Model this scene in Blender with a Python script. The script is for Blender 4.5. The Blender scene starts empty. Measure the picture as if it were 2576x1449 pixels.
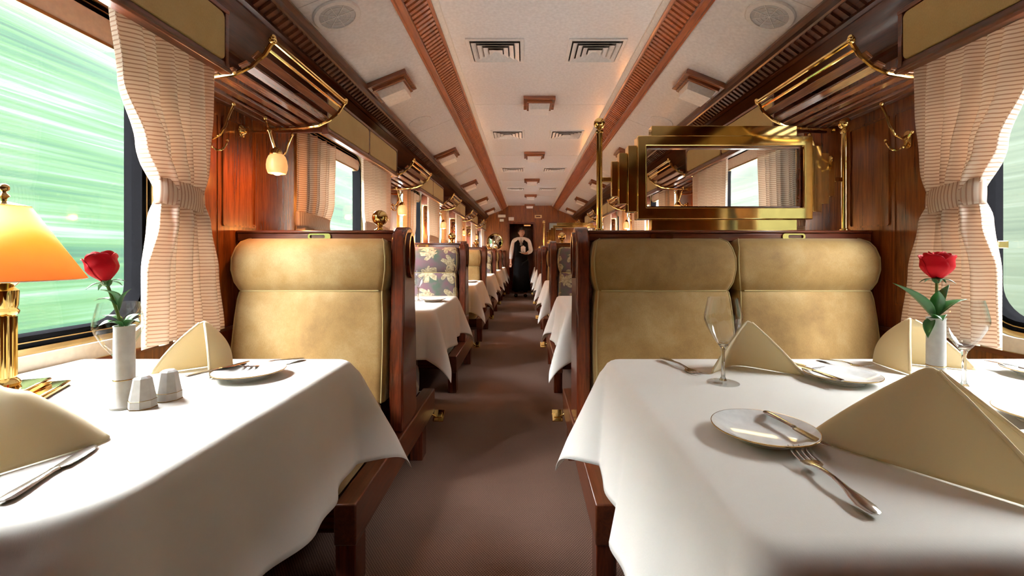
import bpy, math, random
from mathutils import Vector, Matrix
random.seed(7)
PI = math.pi
scn = bpy.context.scene
COL = scn.collection

# ------------------------------------------------------------------ camera, world, exposure
cam = bpy.data.cameras.new('camera')
camo = bpy.data.objects.new('camera', cam); COL.objects.link(camo)
camo.location = (0, 0, 1.0); camo.rotation_euler = (PI/2, 0, 0)
cam.sensor_fit = 'HORIZONTAL'; cam.sensor_width = 36.0
cam.lens = 36.0*1110/2576
cam.shift_x = (1288-1321)/2576
cam.shift_y = -(724.5-642)/2576
cam.clip_start = 0.02; cam.clip_end = 200
scn.camera = camo

w = bpy.data.worlds.new('overcast_sky'); scn.world = w; w.use_nodes = True
bg = w.node_tree.nodes['Background']
_n = w.node_tree
_tc = _n.nodes.new('ShaderNodeTexCoord'); _sp = _n.nodes.new('ShaderNodeSeparateXYZ')
_mr = _n.nodes.new('ShaderNodeMapRange')      # thin cloud, brighter towards the hidden sun on the left
_n.links.new(_tc.outputs['Generated'], _sp.inputs[0]); _n.links.new(_sp.outputs[0], _mr.inputs['Value'])
_mr.inputs['From Min'].default_value = -1; _mr.inputs['From Max'].default_value = 1
_mr.inputs['To Min'].default_value = 66; _mr.inputs['To Max'].default_value = 26
bg.inputs['Color'].default_value = (0.97, 0.98, 1.0, 1)
_n.links.new(_mr.outputs[0], bg.inputs['Strength'])
scn.view_settings.view_transform = 'Standard'
scn.view_settings.look = 'None'
scn.view_settings.gamma = 1.0
scn.view_settings.use_curve_mapping = False
scn.view_settings.exposure = 0.6
cy = scn.cycles
cy.max_bounces = 10; cy.diffuse_bounces = 6; cy.glossy_bounces = 5
cy.transmission_bounces = 8; cy.transparent_max_bounces = 24
cy.caustics_reflective = False; cy.caustics_refractive = False
cy.sample_clamp_indirect = 6.0
try:
    cy.use_denoising = True; cy.denoiser = 'OPENIMAGEDENOISE'
except Exception: pass

P = 1.9            # bay length of the carriage
WL, WR = -1.23, 1.48   # inner faces of the side walls
CX = 0.125         # centre line of the carriage
Y0, Y1 = -1.3, 11.3    # near partition, end wall

# daylight portals: guide the sky light in through the glass, emit nothing themselves
for side, X in ((-1, WL-0.12), (1, WR+0.12)):
    for k in range(0, 6):
        l = bpy.data.lights.new('window_daylight', 'AREA')
        l.shape = 'RECTANGLE'; l.size = 0.95; l.size_y = 0.88
        l.cycles.is_portal = True
        o = bpy.data.objects.new('window_daylight', l); COL.objects.link(o)
        o.location = (X, 1.0+P*k, 1.25)
        o.rotation_euler = (0, -side*PI/2*-1, 0) if False else (0, side*PI/2, 0)

# ------------------------------------------------------------------ materials
def newmat(name):
    m = bpy.data.materials.new(name); m.use_nodes = True
    nt = m.node_tree; b = nt.nodes['Principled BSDF']
    return m, nt, b
def nd(nt, t, **kw):
    n = nt.nodes.new(t)
    for k, v in kw.items(): setattr(n, k, v)
    return n
def coords(nt, scale=(1, 1, 1), kind='Object', rot=(0, 0, 0)):
    tc = nd(nt, 'ShaderNodeTexCoord'); mp = nd(nt, 'ShaderNodeMapping')
    nt.links.new(tc.outputs[kind], mp.inputs['Vector'])
    mp.inputs['Scale'].default_value = scale
    mp.inputs['Rotation'].default_value = rot
    return mp.outputs['Vector']
def ramp(nt, fac, stops):
    r = nd(nt, 'ShaderNodeValToRGB')
    el = r.color_ramp.elements
    while len(el) > 1: el.remove(el[-1])
    el[0].position = stops[0][0]; el[0].color = (*stops[0][1], 1)
    for p, c in stops[1:]:
        e = el.new(p); e.color = (*c, 1)
    nt.links.new(fac, r.inputs['Fac'])
    return r.outputs['Color']
def noise(nt, vec, scale=5, detail=4, rough=0.5, dist=0):
    n = nd(nt, 'ShaderNodeTexNoise')
    nt.links.new(vec, n.inputs['Vector'])
    n.inputs['Scale'].default_value = scale; n.inputs['Detail'].default_value = detail
    n.inputs['Roughness'].default_value = rough; n.inputs['Distortion'].default_value = dist
    return n.outputs['Fac']
def bump(nt, b, h, strength=0.2, dist=0.01):
    bp = nd(nt, 'ShaderNodeBump'); bp.inputs['Strength'].default_value = strength
    bp.inputs['Distance'].default_value = dist
    nt.links.new(h, bp.inputs['Height']); nt.links.new(bp.outputs['Normal'], b.inputs['Normal'])
def math_(nt, op, a, b=None, c=None):
    n = nd(nt, 'ShaderNodeMath', operation=op)
    for i, v in enumerate((a, b, c)):
        if v is None: continue
        if isinstance(v, (int, float)): n.inputs[i].default_value = v
        else: nt.links.new(v, n.inputs[i])
    return n.outputs[0]
def mixc(nt, fac, a, b, mode='MIX'):
    n = nd(nt, 'ShaderNodeMix', data_type='RGBA', blend_type=mode)
    for i, v in ((0, fac), (6, a), (7, b)):
        if isinstance(v, (int, float)): n.inputs[i].default_value = v
        elif isinstance(v, tuple): n.inputs[i].default_value = (*v, 1)
        else: nt.links.new(v, n.inputs[i])
    return n.outputs[2]

def plain(name, col, rough=0.5, metal=0, **kw):
    m, nt, b = newmat(name)
    v = coords(nt, (1, 1, 1))
    n = noise(nt, v, 60, 3)
    c = ramp(nt, n, [(0.3, tuple(x*0.92 for x in col)), (0.7, tuple(min(1, x*1.06) for x in col))])
    nt.links.new(c, b.inputs['Base Color'])
    b.inputs['Roughness'].default_value = rough; b.inputs['Metallic'].default_value = metal
    for k, x in kw.items(): b.inputs[k.replace('_', ' ')].default_value = x
    return m
def wood(name, dark, light, axis='z', rough=0.28, scale=1.0, coat=0.35, kind='Object'):
    m, nt, b = newmat(name)
    s = {'z': (14, 14, 0.9), 'y': (14, 0.9, 14), 'x': (0.9, 14, 14)}[axis]
    v = coords(nt, tuple(x*scale for x in s), kind)
    n1 = noise(nt, v, 2.2, 6, 0.6, 1.2)
    n2 = noise(nt, v, 14, 4, 0.6, 0.3)
    f = math_(nt, 'ADD', math_(nt, 'MULTIPLY', n1, 0.7), math_(nt, 'MULTIPLY', n2, 0.3))
    mid = tuple((a+c)/2 for a, c in zip(dark, light))
    c = ramp(nt, f, [(0.34, dark), (0.5, mid), (0.64, light)])
    nt.links.new(c, b.inputs['Base Color'])
    b.inputs['Roughness'].default_value = rough
    b.inputs['Coat Weight'].default_value = coat; b.inputs['Coat Roughness'].default_value = 0.12
    bump(nt, b, n2, 0.05, 0.002)
    return m
def cloth(name, col, rough=0.85, scale=900, trans=0.0, var=0.05):
    m, nt, b = newmat(name)
    v = coords(nt)
    n = noise(nt, v, 7, 3)
    c = ramp(nt, n, [(0.3, tuple(x*(1-var) for x in col)), (0.7, col)])
    nt.links.new(c, b.inputs['Base Color'])
    b.inputs['Roughness'].default_value = rough
    b.inputs['Sheen Weight'].default_value = 0.15
    w1 = noise(nt, coords(nt, (1, 0.3, 0.3)), scale, 1)
    bump(nt, b, w1, 0.12, 0.001)
    if trans > 0:
        t = nd(nt, 'ShaderNodeBsdfTranslucent'); nt.links.new(c, t.inputs['Color'])
        mx = nd(nt, 'ShaderNodeMixShader'); mx.inputs[0].default_value = trans
        out = nt.nodes['Material Output']
        nt.links.new(b.outputs[0], mx.inputs[1]); nt.links.new(t.outputs[0], mx.inputs[2])
        nt.links.new(mx.outputs[0], out.inputs['Surface'])
    return m
def striped(name, axis):
    m, nt, b = newmat(name)
    tc = nd(nt, 'ShaderNodeTexCoord'); sp = nd(nt, 'ShaderNodeSeparateXYZ')
    nt.links.new(tc.outputs['Object'], sp.inputs[0])
    q = sp.outputs[axis]
    wob = math_(nt, 'MULTIPLY', noise(nt, coords(nt, (8, 8, 3)), 2, 2), 0.006)
    s = math_(nt, 'SINE', math_(nt, 'MULTIPLY', math_(nt, 'ADD', q, wob), 2*PI/0.0106))
    c = ramp(nt, math_(nt, 'MULTIPLY_ADD', s, 0.5, 0.5), [(0.62, (0.88, 0.78, 0.67)), (0.95, (0.50, 0.33, 0.23))])
    nt.links.new(c, b.inputs['Base Color']); b.inputs['Roughness'].default_value = 0.9
    t = nd(nt, 'ShaderNodeBsdfTranslucent'); nt.links.new(c, t.inputs['Color'])
    mx = nd(nt, 'ShaderNodeMixShader'); mx.inputs[0].default_value = 0.42
    out = nt.nodes['Material Output']
    nt.links.new(b.outputs[0], mx.inputs[1]); nt.links.new(t.outputs[0], mx.inputs[2])
    nt.links.new(mx.outputs[0], out.inputs['Surface'])
    return m
def velvet(name, a, c2, pale):
    m, nt, b = newmat(name)
    v = coords(nt)
    n = noise(nt, v, 3.2, 6, 0.65, 0.15)
    c = ramp(nt, n, [(0.30, a), (0.5, c2), (0.72, pale)])
    g = noise(nt, coords(nt, (1, 1, 0.35)), 420, 2)
    c = mixc(nt, math_(nt, 'MULTIPLY', g, 0.45), c, tuple(x*0.45 for x in a))
    nt.links.new(c, b.inputs['Base Color'])
    b.inputs['Roughness'].default_value = 0.75
    b.inputs['Sheen Weight'].default_value = 0.5; b.inputs['Sheen Roughness'].default_value = 0.4
    b.inputs['Sheen Tint'].default_value = (0.95, 0.85, 0.6, 1)
    bump(nt, b, g, 0.25, 0.001)
    return m
def floral(name):
    m, nt, b = newmat(name)
    tc = nd(nt, 'ShaderNodeTexCoord'); sp = nd(nt, 'ShaderNodeSeparateXYZ')
    nt.links.new(tc.outputs['Object'], sp.inputs[0])
    cb = nd(nt, 'ShaderNodeCombineXYZ')
    nt.links.new(math_(nt, 'MULTIPLY', sp.outputs[0], 5.6), cb.inputs[0])
    nt.links.new(math_(nt, 'MULTIPLY', math_(nt, 'ADD', sp.outputs[2], sp.outputs[1]), 6.4), cb.inputs[1])
    vo = nd(nt, 'ShaderNodeTexVoronoi', voronoi_dimensions='2D'); vo.inputs['Randomness'].default_value = 0.75
    vo.inputs['Scale'].default_value = 1.0
    nt.links.new(cb.outputs[0], vo.inputs['Vector'])
    d = nd(nt, 'ShaderNodeVectorMath', operation='SUBTRACT')
    nt.links.new(cb.outputs[0], d.inputs[0]); nt.links.new(vo.outputs['Position'], d.inputs[1])
    s2 = nd(nt, 'ShaderNodeSeparateXYZ'); nt.links.new(d.outputs[0], s2.inputs[0])
    sc_ = nd(nt, 'ShaderNodeSeparateColor'); nt.links.new(vo.outputs['Color'], sc_.inputs[0])
    ang = math_(nt, 'ADD', math_(nt, 'ARCTAN2', s2.outputs[1], s2.outputs[0]), math_(nt, 'MULTIPLY', sc_.outputs[0], 6.28))
    r = math_(nt, 'SQRT', math_(nt, 'ADD', math_(nt, 'POWER', s2.outputs[0], 2.0), math_(nt, 'POWER', s2.outputs[1], 2.0)))
    pet = math_(nt, 'ABSOLUTE', math_(nt, 'SINE', math_(nt, 'MULTIPLY', ang, 3.5)))
    half = math_(nt, 'MULTIPLY_ADD', math_(nt, 'COSINE', ang), 0.2, 0.27)
    lim = math_(nt, 'MULTIPLY', half, math_(nt, 'MULTIPLY_ADD', pet, 1.1, 0.55))
    mask = math_(nt, 'LESS_THAN', r, lim)
    base = ramp(nt, noise(nt, coords(nt), 9, 3), [(0.38, (0.065, 0.095, 0.065)), (0.5, (0.115, 0.085, 0.085)), (0.62, (0.15, 0.07, 0.085))])
    leaf = ramp(nt, noise(nt, coords(nt), 60, 3), [(0.35, (0.24, 0.19, 0.11)), (0.65, (0.47, 0.39, 0.24))])
    c = mixc(nt, mask, base, leaf)
    nt.links.new(c, b.inputs['Base Color']); b.inputs['Roughness'].default_value = 0.8
    b.inputs['Sheen Weight'].default_value = 0.2
    return m
def brass(name, col=(0.86, 0.60, 0.22), rough=0.08):
    m, nt, b = newmat(name)
    n = noise(nt, coords(nt), 25, 3)
    nt.links.new(ramp(nt, n, [(0.3, tuple(x*0.85 for x in col)), (0.7, col)]), b.inputs['Base Color'])
    b.inputs['Metallic'].default_value = 1; b.inputs['Roughness'].default_value = rough
    return m
def glass(name, tint=(0.97, 0.985, 0.98), blend=0.5, gain=1.0):
    m = bpy.data.materials.new(name); m.use_nodes = True; nt = m.node_tree; nt.nodes.clear()
    out = nd(nt, 'ShaderNodeOutputMaterial'); tr = nd(nt, 'ShaderNodeBsdfTransparent')
    tr.inputs[0].default_value = (*tint, 1)
    gl = nd(nt, 'ShaderNodeBsdfGlossy'); gl.inputs['Roughness'].default_value = 0.03
    lw = nd(nt, 'ShaderNodeLayerWeight'); lw.inputs['Blend'].default_value = 0.5
    mx = nd(nt, 'ShaderNodeMixShader')
    f = math_(nt, 'MULTIPLY_ADD', math_(nt, 'POWER', lw.outputs['Facing'], blend), gain, 0.03)
    nt.links.new(f, mx.inputs[0]); nt.links.new(tr.outputs[0], mx.inputs[1]); nt.links.new(gl.outputs[0], mx.inputs[2])
    nt.links.new(mx.outputs[0], out.inputs['Surface'])
    return m
def emit(name, col, s, base=(0.9, 0.7, 0.5)):
    m, nt, b = newmat(name)
    n = noise(nt, coords(nt), 40, 2)
    c = ramp(nt, n, [(0.3, tuple(x*0.85 for x in col)), (0.7, col)])
    nt.links.new(c, b.inputs['Emission Color']); b.inputs['Emission Strength'].default_value = s
    b.inputs['Base Color'].default_value = (*base, 1); b.inputs['Roughness'].default_value = 0.4
    return m

M = {}
M['panel'] = wood('teak_wall_panel', (0.055, 0.013, 0.004), (0.235, 0.060, 0.012), 'z', 0.22)
M['mahog'] = wood('dark_mahogany', (0.040, 0.008, 0.004), (0.16, 0.030, 0.011), 'z', 0.17)
M['mahogx'] = wood('dark_mahogany_rail', (0.035, 0.008, 0.004), (0.13, 0.028, 0.010), 'x', 0.2)
M['mahogy'] = wood('dark_mahogany_long', (0.04, 0.010, 0.004), (0.14, 0.034, 0.011), 'y', 0.34, 1.0, 0.15)
M['cornice'] = wood('cornice_wood', (0.035, 0.010, 0.004), (0.12, 0.034, 0.012), 'y', 0.3)
M['beam'] = wood('ceiling_beam_wood', (0.16, 0.034, 0.009), (0.37, 0.095, 0.024), 'y', 0.3)
M['lightwood'] = wood('light_fixture_wood', (0.10, 0.025, 0.008), (0.27, 0.08, 0.025), 'x', 0.25)
M['slat'] = wood('rack_slat_wood', (0.07, 0.02, 0.008), (0.22, 0.07, 0.025), 'y', 0.25)
M['ceil'] = plain('white_enamel_ceiling', (0.88, 0.89, 0.895), 0.22)
M['ceiltrim'] = plain('white_trim', (0.80, 0.78, 0.72), 0.3)
M['brass'] = brass('polished_brass')
M['brassd'] = brass('aged_brass', (0.62, 0.42, 0.17), 0.2)
M['gold'] = brass('gold_anodised_frame', (0.80, 0.62, 0.30), 0.32)
M['steel'] = brass('silver_cutlery', (0.72, 0.70, 0.68), 0.16)
M['rubber'] = plain('black_rubber', (0.0035, 0.0035, 0.004), 0.8, Specular_IOR_Level=0.0)
M['cream'] = plain('cream_surround', (0.83, 0.79, 0.68), 0.4)
M['velvet'] = velvet('olive_velvet', (0.19, 0.100, 0.022), (0.32, 0.190, 0.055), (0.45, 0.315, 0.135))
M['piping'] = cloth('velvet_piping', (0.36, 0.27, 0.11))
M['floral'] = floral('leaf_pattern_fabric')
M['pelmet'] = velvet('pelmet_suede', (0.44, 0.30, 0.09), (0.50, 0.36, 0.13), (0.55, 0.41, 0.17))
M['linen'] = cloth('white_table_linen', (0.88, 0.86, 0.80), var=0.02, trans=0.12)
M['napkin'] = cloth('cream_napkin_linen', (0.90, 0.80, 0.57), var=0.03, trans=0.28)
M['stripe'] = striped('striped_curtain', 2)
M['stripev'] = striped('striped_tieback', 1)
M['china'] = plain('white_porcelain', (0.86, 0.86, 0.84), 0.08)
M['glass'] = glass('window_glass', (0.98, 0.99, 0.985), 5.0, 0.5)
M['crystal'] = glass('crystal_glass', (0.985, 0.99, 0.99), 3.0, 0.7)
m, nt, b = newmat('solid_stem_glass'); b.inputs['Transmission Weight'].default_value = 1; b.inputs['Roughness'].default_value = 0.02; b.inputs['IOR'].default_value = 1.45
b.inputs['Base Color'].default_value = (0.98, 0.99, 0.99, 1); M['solidglass'] = m
M['diffuser'] = plain('frosted_diffuser', (0.88, 0.88, 0.86), 0.35)
M['grey'] = plain('grey_metal_grille', (0.70, 0.70, 0.69), 0.5)
M['grille'] = plain('pale_speaker_mesh', (0.50, 0.50, 0.50), 0.6)
M['gapshade'] = plain('gap_shade', (0.02, 0.02, 0.02), 0.7)  # near black, stands in for shade between slats and behind louvres
M['ventm'] = plain('white_vent_metal', (0.78, 0.78, 0.76), 0.35)
M['globe'] = emit('lit_frosted_globe', (1.0, 0.43, 0.14), 0.62, (0.55, 0.27, 0.11))
M['bulb'] = emit('warm_bulb', (1.0, 0.62, 0.28), 25)
M['shade'] = None
M['rose'] = plain('red_rose_petals', (0.52, 0.003, 0.010), 0.6, Specular_IOR_Level=0.15)
M['leafg'] = plain('rose_leaf_green', (0.035, 0.14, 0.03), 0.35)
M['stem'] = plain('rose_stem', (0.16, 0.20, 0.05), 0.5)
M['black'] = plain('black_cloth', (0.004, 0.004, 0.005), 0.9, Specular_IOR_Level=0.1)
M['white'] = plain('white_shirt_cotton', (0.75, 0.78, 0.82), 0.8)
M['skin'] = plain('skin', (0.42, 0.21, 0.13), 0.5)
M['hair'] = plain('dark_hair', (0.02, 0.016, 0.014), 0.6)
M['underside'] = plain('black_steel', (0.015, 0.014, 0.014), 0.5)
# lamp shade
m, nt, b = newmat('parchment_lamp_shade')
b.inputs['Base Color'].default_value = (0.86, 0.50, 0.19, 1); b.inputs['Roughness'].default_value = 0.7
nt.links.new(ramp(nt, noise(nt, coords(nt), 12, 2), [(0.3, (0.85, 0.47, 0.17)), (0.7, (0.92, 0.57, 0.24))]), b.inputs['Base Color'])
t = nd(nt, 'ShaderNodeBsdfTranslucent'); t.inputs['Color'].default_value = (0.95, 0.62, 0.28, 1)
mx = nd(nt, 'ShaderNodeMixShader'); mx.inputs[0].default_value = 0.5
nt.links.new(b.outputs[0], mx.inputs[1]); nt.links.new(t.outputs[0], mx.inputs[2])
nt.links.new(mx.outputs[0], nt.nodes['Material Output'].inputs['Surface'])
M['shade'] = m
# carpet
m, nt, b = newmat('ribbed_brown_carpet')
tc = nd(nt, 'ShaderNodeTexCoord'); sp = nd(nt, 'ShaderNodeSeparateXYZ'); nt.links.new(tc.outputs['Object'], sp.inputs[0])
sx = math_(nt, 'SINE', math_(nt, 'MULTIPLY', sp.outputs[0], 2*PI/0.009))
sy = math_(nt, 'SINE', math_(nt, 'MULTIPLY', sp.outputs[1], 2*PI/0.012))
pr = math_(nt, 'MULTIPLY_ADD', math_(nt, 'MULTIPLY', sx, sy), 0.5, 0.5)
n = noise(nt, coords(nt), 300, 3)
f = math_(nt, 'ADD', math_(nt, 'MULTIPLY', pr, 0.55), math_(nt, 'MULTIPLY', n, 0.45))
nt.links.new(ramp(nt, f, [(0.25, (0.070, 0.036, 0.024)), (0.8, (0.27, 0.155, 0.110))]), b.inputs['Base Color'])
b.inputs['Roughness'].default_value = 0.95
bump(nt, b, f, 0.5, 0.004); M['carpet'] = m
# hillside rushing past
def hill(name, stops, sc):
    m, nt, b = newmat(name)
    v = coords(nt, (0.34*sc, 0.05, 1.15*sc))
    v2 = coords(nt, (2.6*sc, 0.10, 9*sc))
    f = math_(nt, 'ADD', math_(nt, 'MULTIPLY', noise(nt, v, 1.6, 4, 0.6, 0.4), 0.64), math_(nt, 'MULTIPLY', noise(nt, v2, 1.6, 4), 0.36))
    nt.links.new(ramp(nt, f, stops), b.inputs['Base Color'])
    b.inputs['Roughness'].default_value = 0.95; b.inputs['Specular IOR Level'].default_value = 0.1
    return m
M['hill_l'] = hill('green_embankment', [(0.34, (0.0005, 0.0056, 0.0026)), (0.43, (0.0015, 0.0110, 0.0048)), (0.50, (0.0052, 0.0165, 0.0050)), (0.57, (0.0090, 0.0210, 0.0110)), (0.68, (0.034, 0.045, 0.036))], 1.0)
M['hill_r'] = hill('grey_green_embankment', [(0.34, (0.0028, 0.0052, 0.0026)), (0.5, (0.006, 0.0088, 0.0048)), (0.62, (0.0098, 0.0128, 0.0092)), (0.72, (0.022, 0.025, 0.026))], 1.4)

M['bounce'] = plain('pale_bounce_ground', (0.86, 0.85, 0.83), 0.9)  # very pale, so the unseen ground throws sky light up to the ceiling

# ------------------------------------------------------------------ mesh helpers
class MB:
    def __init__(s): s.v = []; s.f = []
    def box(s, x0, x1, y0, y1, z0, z1, mtx=None):
        n = len(s.v)
        c = [Vector(p) for p in ((x0,y0,z0),(x1,y0,z0),(x1,y1,z0),(x0,y1,z0),(x0,y0,z1),(x1,y0,z1),(x1,y1,z1),(x0,y1,z1))]
        if mtx: c = [mtx @ p for p in c]
        s.v += c
        s.f += [tuple(n+i for i in q) for q in ((0,3,2,1),(4,5,6,7),(0,1,5,4),(1,2,6,5),(2,3,7,6),(3,0,4,7))]
        return s
    def lathe(s, prof, c=(0,0,0), seg=24, mtx=None, close=False):
        n = len(s.v); c = Vector(c)
        for r, z in prof:
            for i in range(seg):
                a = 2*PI*i/seg
                p = Vector((r*math.cos(a), r*math.sin(a), z))
                if mtx: p = mtx @ p
                s.v.append(p+c)
        m = len(prof)
        for j in range(m-1 if not close else m):
            for i in range(seg):
                a = n+j*seg+i; b = n+j*seg+(i+1) % seg
                j2 = (j+1) % m
                s.f.append((a, b, n+j2*seg+(i+1) % seg, n+j2*seg+i))
        if not close:
            if prof[0][0] > 1e-6: s.f.append(tuple(n+i for i in reversed(range(seg))))
            if prof[-1][0] > 1e-6: s.f.append(tuple(n+(m-1)*seg+i for i in range(seg)))
        return s
    def tube(s, pts, r, seg=8, flat=1.0, up=None):
        pts = [Vector(p) for p in pts]; n = len(s.v); N = len(pts)
        rs = r if isinstance(r, (list, tuple)) else [r]*N
        t0 = (pts[1]-pts[0]).normalized()
        ref = Vector(up) if up else (Vector((0,0,1)) if abs(t0.z) < 0.9 else Vector((1,0,0)))
        u = (ref - t0*ref.dot(t0)).normalized()
        for i, p in enumerate(pts):
            t = (pts[min(i+1, N-1)]-pts[max(i-1, 0)]).normalized()
            u = (u - t*u.dot(t)).normalized(); v = t.cross(u)
            for k in range(seg):
                a = 2*PI*k/seg
                s.v.append(p + u*math.cos(a)*rs[i]*flat + v*math.sin(a)*rs[i])
        for i in range(N-1):
            for k in range(seg):
                a = n+i*seg+k; b = n+i*seg+(k+1) % seg
                s.f.append((a, b, b+seg, a+seg))
        s.f.append(tuple(n+k for k in reversed(range(seg)))); s.f.append(tuple(n+(N-1)*seg+k for k in range(seg)))
        return s
    def grid(s, fn, nu, nv, closeu=False):
        n = len(s.v)
        for j in range(nv+1):
            for i in range(nu+1 if not closeu else nu):
                s.v.append(Vector(fn(i/nu, j/nv)))
        W = nu+1 if not closeu else nu
        for j in range(nv):
            for i in range(nu):
                i2 = (i+1) % W if closeu else i+1
                s.f.append((n+j*W+i, n+j*W+i2, n+(j+1)*W+i2, n+(j+1)*W+i))
        return s
    def prism(s, poly, fn, a, b):     # fn(p, q, t) -> xyz
        n = len(s.v); m = len(poly)
        s.v += [Vector(fn(p, q, a)) for p, q in poly] + [Vector(fn(p, q, b)) for p, q in poly]
        s.f.append(tuple(n+i for i in range(m))); s.f.append(tuple(n+m+i for i in reversed(range(m))))
        for i in range(m): s.f.append((n+i, n+(i+1) % m, n+m+(i+1) % m, n+m+i))
        return s
    def ring(s, outer, inner, fn, a, b):   # closed frame between two outlines of equal length
        n = len(s.v); m = len(outer)
        for pl, t in ((outer, a), (inner, a), (inner, b), (outer, b)):
            s.v += [Vector(fn(p, q, t)) for p, q in pl]
        for g in range(4):
            h = (g+1) % 4
            for i in range(m):
                j = (i+1) % m
                s.f.append((n+g*m+i, n+g*m+j, n+h*m+j, n+h*m+i))
        return s
    def ball(s, c, r, seg=16, sx=1, sy=1, sz=1):
        n = seg//2
        c = Vector(c)
        pr = [(r*math.sin(PI*i/n), -r*math.cos(PI*i/n)) for i in range(n+1)]
        m = Matrix.Diagonal((sx, sy, sz, 1))
        return s.lathe(pr, c, seg, m)
    def build(s, name, mat, parent=None, smooth=True, bevel=0, angle=35, solid=0, sub=0, loc=None, weld=True):
        me = bpy.data.meshes.new(name)
        me.from_pydata([tuple(p) for p in s.v], [], s.f); me.update()
        import bmesh
        bm = bmesh.new(); bm.from_mesh(me)
        if weld: bmesh.ops.remove_doubles(bm, verts=bm.verts, dist=1e-5)
        bmesh.ops.recalc_face_normals(bm, faces=bm.faces)
        bm.to_mesh(me); bm.free()
        me.materials.append(mat)
        if smooth:
            me.shade_smooth()
            try: me.set_sharp_from_angle(angle=math.radians(angle))
            except Exception: pass
        o = bpy.data.objects.new(name, me); COL.objects.link(o)
        if parent: o.parent = parent
        if loc: o.location = loc
        if solid:
            md = o.modifiers.new('solid', 'SOLIDIFY'); md.thickness = solid; md.offset = 0
        if sub:
            md = o.modifiers.new('sub', 'SUBSURF'); md.levels = sub; md.render_levels = sub
        if bevel:
            md = o.modifiers.new('bevel', 'BEVEL'); md.width = bevel; md.segments = 2
            md.limit_method = 'ANGLE'; md.angle_limit = math.radians(40)
        return o
def tag(o, label, cat, group=None):
    o['label'] = label; o['category'] = cat
    if group: o['group'] = group
    return o
def thing(name, label, cat, loc=(0,0,0), rz=0, group=None):
    o = bpy.data.objects.new(name, None); COL.objects.link(o)
    o.empty_display_size = 0.05
    o.location = loc; o.rotation_euler = (0, 0, rz)
    return tag(o, label, cat, group)
def struct(o):
    o['kind'] = 'structure'; return o
def copy_tree(o, parent=None):
    c = o.copy(); COL.objects.link(c)
    if parent: c.parent = parent
    for ch in list(o.children): copy_tree(ch, c)
    return c
def dup(root, loc, label, rz=None, group=None):
    c = copy_tree(root); c.location = loc
    if rz is not None: c.rotation_euler = (0, 0, rz)
    c['label'] = label
    if group: c['group'] = group
    return c
def rrect(a0, a1, b0, b1, r, n=8):
    pts = []
    for (ca, cb, st) in ((a1-r, b1-r, 0), (a0+r, b1-r, 1), (a0+r, b0+r, 2), (a1-r, b0+r, 3)):
        for i in range(n+1):
            a = PI/2*(st+i/n)
            pts.append((ca+r*math.cos(a), cb+r*math.sin(a)))
    return pts
def sstep(a, b, x):
    t = max(0, min(1, (x-a)/(b-a))); return t*t*(3-2*t)
def lerp(a, b, t): return a+(b-a)*t
ORD = ['nearest', 'second', 'third', 'fourth', 'fifth', 'sixth', 'farthest']
def sx_(side, off):      # mirror an offset from the left wall to either side: off measured inward from the wall
    return WL+off if side < 0 else WR-off
SN = {-1: 'left', 1: 'right'}

# ------------------------------------------------------------------ the unseen bounce ground and the hills outside
for side in (-1, 1):
    mb = MB()
    xs = [6.0, 6.8, 7.8, 9.4, 10.8, 12.2]; zs = [-1.2, -0.2, 1.6, 4.2, 6.5, 7.5]
    def fn(u, v):
        y = -20+90*v; i = min(4, int(u*5)); t = u*5-i
        x = lerp(xs[i], xs[i+1], t); z = lerp(zs[i], zs[i+1], t)
        return (side*x+CX, y, z+0.12*math.sin(y*0.7+x*2)*u)
    mb.grid(fn, 15, 60)
    struct(mb.build('hillside_'+SN[side], M['hill_l' if side < 0 else 'hill_r'], solid=0.1))

    struct(MB().box(*sorted((CX+side*1.55, CX+side*6.3)), -20, 70, -1.35, -1.15).build('bounce_ground_'+SN[side], M['bounce'], smooth=False))  # out of view, added as a reflector to brighten the ceiling

# ------------------------------------------------------------------ the carriage shell
struct(MB().box(WL-0.1, WR+0.1, Y0, Y1+1.6, -0.08, 0).build('floor', M['carpet'], smooth=False))
# side walls with window openings
WZ0, WZ1, WA, WB = 0.722, 1.778, 0.500, 1.500    # opening in z, and in y within a bay
def side_wall(side):
    a, b = (WL-0.1, WL) if side < 0 else (WR, WR+0.1)
    mb = MB()
    mb.box(a, b, Y0, Y1, 0, WZ0); mb.box(a, b, Y0, Y1, WZ1, 2.3)
    ys = [Y0]
    for k in range(6): ys += [WA+P*k, WB+P*k]
    ys.append(Y1)
    for i in range(0, len(ys), 2): mb.box(a, b, ys[i], ys[i+1], WZ0, WZ1)
    # raised frame and panel mouldings on every pier
    for k in range(6):
        c = WB+P*k+0.32
        f = lambda p, q, t: (t, p, q)
        t0 = b if side < 0 else a; d = 0.006*(1 if side < 0 else -1)
        if c+0.27 < Y1:
            mb.ring(rrect(c-0.03, c+0.19, 1.12, 1.57, 0.01, 2), rrect(c-0.022, c+0.182, 1.128, 1.562, 0.01, 2), f, t0-d, t0+d)
            mb.ring(rrect(c-0.26, c-0.05, 0.80, 1.57, 0.01, 2), rrect(c-0.252, c-0.058, 0.808, 1.562, 0.01, 2), f, t0-d*1, t0+d*0.6)
    struct(mb.build('wall_'+SN[side], M['panel'], smooth=False))
side_wall(-1); side_wall(1)
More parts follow.
